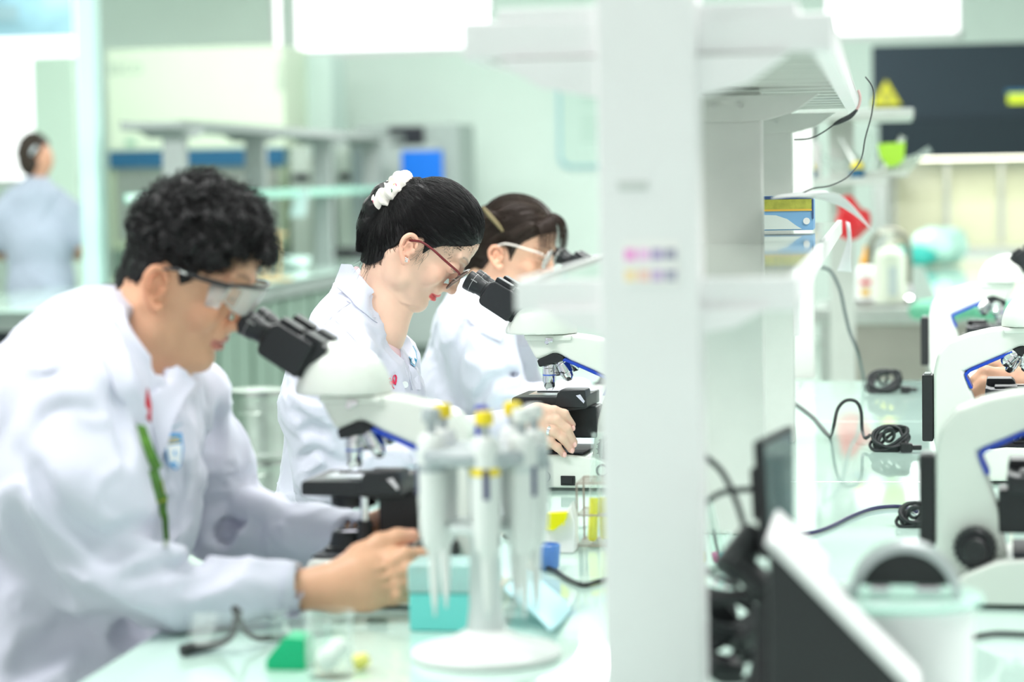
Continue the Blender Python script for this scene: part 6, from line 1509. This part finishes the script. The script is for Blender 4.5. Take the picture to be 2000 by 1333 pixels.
# wire test tube rack
q = on_z(1128, 1072); t = thing('tube_rack', q, 'rusty wire test tube rack with yellow-filled tubes, half behind the near post', 'test tube rack')
WM = mat('rusty wire', (.36, .30, .26), .4, metal=.6); wd, dp, ht = .16, .085, .098
for z in (.004, .050, ht):
    MB().tube([(0, 0, z), (wd, 0, z), (wd, dp, z), (0, dp, z)], .0014, 6, closed=True, smooth=1).build('wire_frame', WM, t)
    for k in range(1, 8): MB().cyl((wd*k/8, 0, z), (wd*k/8, dp, z), .0009, n=6).build('cross_wire', WM, t)
    for k in range(1, 4): MB().cyl((0, dp*k/4, z), (wd, dp*k/4, z), .0009, n=6).build('long_wire', WM, t)
for x in (0, wd):
    for y in (0, dp): MB().cyl((x, y, 0), (x, y, ht), .0015, n=6).build('corner_wire', WM, t)
YL = mat('yellow liquid', (1.0, .86, .0), .12, coat=.5)
def tube_thing(loc, lean, label, liq, lh, L=.165, r=.0085, group='test tubes with liquid'):
    o = thing('test_tube', loc, label, 'test tube', group); m = Matrix.Rotation(lean, 4, 'Y')
    MB().lathe([(0, 0), (r*.6, .001), (r, .007), (r, L-.003), (r*1.18, L), (r*1.05, L), (r*.88, L-.004), (r*.88, .008), (0, .002)], 24, m, cap=False).build('glass_wall', M['thin'], o)
    MB().lathe([(0, .002), (r*.55, .003), (r*.86, .008), (r*.86, lh), (0, lh)], 20, m).build('liquid', liq, o); return o
tube_thing(q+Vector((.020, .020, .006)), .06, 'test tube with bright yellow liquid nearest the corner of the wire rack', YL, .068)
tube_thing(q+Vector((.037, .040, .006)), -.04, 'second test tube of yellow liquid, close against the near post', YL, .066)
# small tubes seen right of the near post
q = on_z(1392, 1112); PK2 = mat('magenta liquid', (.80, .05, .35), .15)
t = thing('glass_beaker', q, 'small clear beaker of leaning tubes just right of the near post', 'beaker')
MB().lathe([(0, 0), (.026, 0), (.028, .004), (.028, .050), (.030, .052), (.027, .052), (.0265, .006), (0, .004)], 32, cap=False).build('glass_wall', M['thin'], t)
for dx, ln, lq, lab in ((-.012, -.10, YL, 'thin tube with a yellow bottom in the beaker right of the near post'), (.006, -.16, PK2, 'thin tube with a magenta bottom in the beaker right of the near post'), (.015, -.20, mat('teal liquid', (.05, .55, .60), .2), 'thin tube with a teal bottom in the beaker right of the near post')):
    tube_thing(q+Vector((dx, .003, .006)), ln, lab, lq, .018, .098, .0062, 'thin tubes in the beaker')
cable('mains_cable', [onb(985, 1048), onb(1020, 1060), onb(1062, 1104), onb(1085, 1116), onb(1110, 1132), onb(1140, 1143), onb(1165, 1137), onb(1200, 1128), onb(1260, 1120)], .0034, 'thin dark cable on the glass running behind the near post')
# folded goggles on the bench
g0 = on_z(460, 1262); t = thing('safety_goggles', g0, 'spare clear safety goggles with black temples lying on the glass by the green block', 'goggles')
MB().tube([on_z(356, 1272, BENCH+.008), on_z(380, 1266, BENCH+.009), on_z(425, 1258, BENCH+.010), P(452, 1243, 2.86), P(460, 1215, 2.86), P(466, 1190, 2.86)], [.0075, .0075, .0060, .0040, .0036, .0052], 10).build('temple', M['black'], t, True, 180)
MB().tube([P(459, 1190, 2.86), P(470, 1215, 2.88), P(480, 1234, 2.90), P(500, 1247, 2.90), on_z(525, 1247, BENCH+.008), on_z(562, 1247, BENCH+.008)], [.0052, .0034, .0032, .0036, .0050, .0055], 10).build('temple', M['black'], t, True, 180)
ln = sheet('visor', [[P(362, 1262, 2.86), P(440, 1262, 2.82), P(520, 1258, 2.80), P(560, 1250, 2.84)], [P(368, 1230, 2.87), P(440, 1230, 2.83), P(520, 1226, 2.81), P(562, 1222, 2.85)], [P(374, 1197, 2.88), P(440, 1196, 2.84), P(520, 1194, 2.82), P(564, 1192, 2.86)]], .0015, M['thin'], None, None)
ln.parent = t; ln.matrix_parent_inverse = lm(t).inverted()
# green block, small beaker with swabs, clear dishes
q = on_z(557, 1311); t = thing('green_block', q, 'solid green wedge-shaped block beside the spare goggles', 'block'); k_ = .587/1000
MB().prism([(-38*k_, 0), (41*k_, 0), (40*k_, 58*k_), (36*k_, 63*k_), (0, 66*k_), (-36*k_, 24*k_), (-39*k_, 18*k_)], 0, .045, .002).build('block_body', mat('emerald plastic', (.0, .46, .20), .4), t)
q = on_z(645, 1322); t = thing('glass_beaker', q, 'small clear beaker with cotton and a yellow swab in front of the green block', 'beaker')
MB().lathe([(0, 0), (.024, 0), (.027, .004), (.027, .070), (.0295, .073), (.026, .073), (.0255, .006), (0, .004)], 36, cap=False).build('glass_wall', M['thin'], t)
F = Field((-.04, -.04, -.01), (.04, .04, .08), .0025); rr = random.Random(4)
for k in range(6): F.ell((rr.uniform(-.004, .010), rr.uniform(-.008, .008), .014+rr.uniform(0, .022)), (.011, .010, .010), .006)
V, Q = F.mesh(); link('cotton_wad', arr_mesh('cotton_wad', V, Q), mat('cotton', (.86, .88, .84), .9), t)
q = on_z(694, 1308); t = thing('yellow_tip', q, 'tiny yellow plastic cap lying beside the swab beaker', 'cap')
MB().lathe([(0, 0), (.009, 0), (.0095, .004), (.007, .016), (0, .017)], 20, Matrix.Translation((0, 0, .007)) @ Matrix.Rotation(1.2, 4, 'Y')).build('cap_body', mat('pale yellow plastic', (.88, .82, .20), .4), t)
q = on_z(600, 1238); t = thing('petri_dish', q, 'flat clear petri dish on the glass under the wrist', 'dish')
MB().lathe([(0, 0), (.030, 0), (.031, .002), (.031, .012), (.030, .012), (.0295, .002), (0, .0018)], 36, cap=False).build('dish_wall', M['glass'], t)

# ---- right foreground: small screen on a bracket, instrument, glass-rimmed tub, cable heap
t = thing('small_screen', P(1500, 1160, 2.6), 'small black screen on a jointed bracket, turned edge-on beside the near post', 'screen')
a, b_, c, d_ = P(1487, 862, 2.56), P(1549, 832, 2.74), P(1551, 1036, 2.74), P(1500, 1092, 2.56)
n_ = (b_-a).cross(d_-a).normalized(); n_ = n_ if n_.x < 0 else -n_
def slabq(pts, n, th):
    m = MB(); 
    def f(b):
        v0 = [b.verts.new(p) for p in pts]; v1 = [b.verts.new(p+n*th) for p in pts]; b.faces.new(v0); b.faces.new(v1[::-1])
        for i in range(len(pts)): b.faces.new((v0[i], v0[(i+1) % len(pts)], v1[(i+1) % len(pts)], v1[i]))
        bmesh.ops.recalc_face_normals(b, faces=b.faces[:]); bmesh.ops.bevel(b, geom=b.edges[:], offset=.0012, segments=2, affect='EDGES')
    m._add(f); return m
slabq([a, b_, c, d_], n_, .009).build('casing', M['black'], t, True)
cen = (a+b_+c+d_)/4
slabq([cen+(p-cen)*.9-n_*.0008 for p in (a, b_, c, d_)], n_, .0006).build('screen_glass', mat('dark teal screen', (.03, .07, .08), .12), t, True)
slabq([cen+(p-cen)*.45+n_*.008 for p in (a, b_, c, d_)], n_, .016).build('rear_hub', M['black'], t, True)
MB().cyl(P(1478, 1040, 2.6), P(1420, 1120, 2.58), .017, .019, 24, .003).build('bracket_joint', M['black'], t, True)
MB().cyl(P(1430, 1085, 2.58), P(1492, 1150, 2.58), .014, .016, 20, .003).build('bracket_arm', M['black'], t, True)
MB().tube([P(1500, 1120, 2.58), P(1498, 1190, 2.58), P(1496, 1260, 2.58), on_z(1494, 1352, BENCH+.006)], [.012, .012, .013, .022], 14).build('support_post', M['black'], t, True)
MB().cyl(P(1376, 1170, 2.6), P(1498, 1162, 2.58), .0085, n=16).build('cross_rod', M['rubber'], t, True)
for pts in ([P(1345, 872, 2.75), P(1378, 893, 2.72), P(1412, 925, 2.7), P(1440, 985, 2.66), P(1456, 1040, 2.63)], [P(1345, 1010, 2.75), P(1376, 985, 2.72), P(1405, 965, 2.7), P(1440, 958, 2.68), P(1478, 956, 2.66)], [P(1345, 1095, 2.75), P(1378, 1112, 2.7), P(1405, 1132, 2.66), P(1440, 1146, 2.62)]):
    MB().tube(pts, .0036, 8).build('lead', M['cable'], t, True, 180)
# instrument with sloping white top and black end
t = thing('bench_instrument', P(1560, 1400, 2.3), 'bench instrument with black end panel and sloping white top at the lower frame edge', 'instrument')
dI = 2.28; zb = BENCH+.001
top = [P(1499, 1066, dI), P(1640, 1205, dI), P(1790, 1355, dI)]
x0 = P(1499, 1066, dI); poly = [(x0.x, x0.z), (top[1].x, top[1].z), (top[2].x, top[2].z), (top[2].x+.06, top[2].z-.05), (top[2].x+.06, zb), (x0.x, zb)]
MB().prism(poly, x0.y, x0.y+.07, .004).build('body', M['black'], t, True)
off = Vector((.0, .0, .0)); s0, s1 = P(1494, 1060, dI), P(1792, 1352, dI)
s2 = P(1604, 1162, dI); MB().prism([(s0.x, s0.z), (s0.x+.004, s0.z+.004), (s2.x+.002, s2.z+.006), (s2.x, s2.z-.004)], x0.y+.07, x0.y+.20, .002).build('rear_plate', M['white'], t, True)
MB().prism([(s0.x, s0.z), (s0.x+.004, s0.z+.004), (s0.x+.010, s0.z+.003), (s1.x+.004, s1.z+.006), (s1.x, s1.z-.004)], x0.y-.008, x0.y+.080, .002).build('sloping_top', M['white'], t, True)
# tub
q = P(1757, 1174, 2.47); t = thing('glass_rimmed_tub', (q.x, q.y, BENCH), 'round white tub with a glass plate carrying a silver arch', 'tub'); hz_ = q.z-BENCH
MB().lathe([(0, 0), (.070, 0), (.073, .004), (.075, hz_-.010), (.077, hz_-.004), (.076, hz_), (0, hz_)], 56).build('tub_wall', M['white'], t)
MB().lathe([(0, hz_+.001), (.085, hz_+.001), (.086, hz_+.003), (.085, hz_+.006), (0, hz_+.006)], 56).build('glass_plate', clear_mat('green glass plate', (.72, .93, .86), .5), t)
R0_ = .056; ar = [(R0_*math.cos(a), R0_*math.sin(a)) for a in np.linspace(0, math.pi, 33)]; ir = [(.047*math.cos(a), .047*math.sin(a)) for a in np.linspace(math.pi, 0, 33)]
SIL = mat('satin silver', (.50, .53, .54), .3, metal=.7); zc = hz_+.006
MB().prism([(x+.006, z+zc) for x, z in ar+ir], -.022, .012, .0015).build('silver_arch', SIL, t)
MB().prism([(x*.99+.006, z*.99+zc+.010) for x, z in [(.047*math.cos(a), .047*math.sin(a)*.78) for a in np.linspace(0, math.pi, 25)]], -.004, .004, .001).build('dark_disc', M['black'], t)
for sx, w_ in ((-.030, .020), (.016, .026)): MB().box((sx, -.012, zc+.0005), (sx+w_, -.002, zc+.010), .002).build('clear_foot', M['chrome'], t)
MB().cyl((-.062, -.01, zc+.006), (-.050, -.01, zc+.006), .007, n=16, bev=.001).build('hinge_knob', M['chrome'], t)
# cable heap
q = on_z(1440, 1340); t = thing('cable_heap', q, 'black heap of cables and mains adapters on the glass beside the near post', 'cables'); rr = random.Random(12)
for k in range(6):
    cx, cy, cz = rr.uniform(-.03, .015), rr.uniform(-.02, .05), .02+.012*k; R_ = rr.uniform(.022, .040); tl = rr.uniform(-.7, .7); pts = []
    for i in range(20):
        a = i*2*math.pi/10; pts.append((cx+R_*math.cos(a)*(1+.1*math.sin(3*a)), cy+R_*.7*math.sin(a), max(.005, cz+R_*.5*math.sin(a+tl)+.004*math.sin(i))))
    MB().tube(pts, .0034, 8, smooth=3).build('cable_loop', M['cable'], t, False, 180)
for (x, y, z, r_) in ((-.014, -.02, .024, .3), (.012, .0, .060, -.5), (-.022, .02, .080, .8)):
    MB().box((-.020, -.014, -.012), (.020, .014, .012), .004, 2, Matrix.Translation((x, y, z)) @ Euler((.3, r_, .6)).to_matrix().to_4x4()).build('adapter', M['black'], t)
# hands at work behind the second right-hand microscope
w5 = thing('person', P(2230, 1000, 4.6), 'bare hand and coat sleeve of someone out of frame behind the second right-hand microscope', 'person'); w5.location.z = 0
hp_ = hand_mesh([([W(2110, 770, 4.5), W(2020, 765, 4.5), W(1950, 750, 4.5)], [.028, .030, .030], .02, (Yx, .8)),
   ([W(1955, 735, 4.49), W(1925, 728, 4.48), W(1903, 742, 4.48)], [.015, .012, .009], .008, None), ([W(1955, 752, 4.48), W(1922, 750, 4.47), W(1900, 764, 4.47)], [.015, .012, .009], .008, None),
   ([W(1955, 770, 4.48), W(1925, 772, 4.47), W(1908, 784, 4.47)], [.014, .011, .009], .008, None), ([W(1970, 790, 4.49), W(1940, 794, 4.48), W(1925, 800, 4.48)], [.013, .010, .008], .008, None),
   ([W(1985, 730, 4.5), W(1960, 715, 4.52), W(1940, 712, 4.54)], [.014, .012, .010], .008, None)], .003)
link('hand', arr_mesh('hand', *hp_, np.tile(np.array([.70, .40, .28]), (len(hp_[0]), 1))), skin_mat('fourth skin'), w5, True, 180)
F = Field(W(2060, 900, 4.7)-.15, W(2400, 600, 4.7)+.25, .009); F.chain([W(2085, 772, 4.5), W(2200, 790, 4.55), W(2330, 760, 4.7)], [.040, .055, .07], .03); fmesh('sleeve', F, M['coat'], w5)
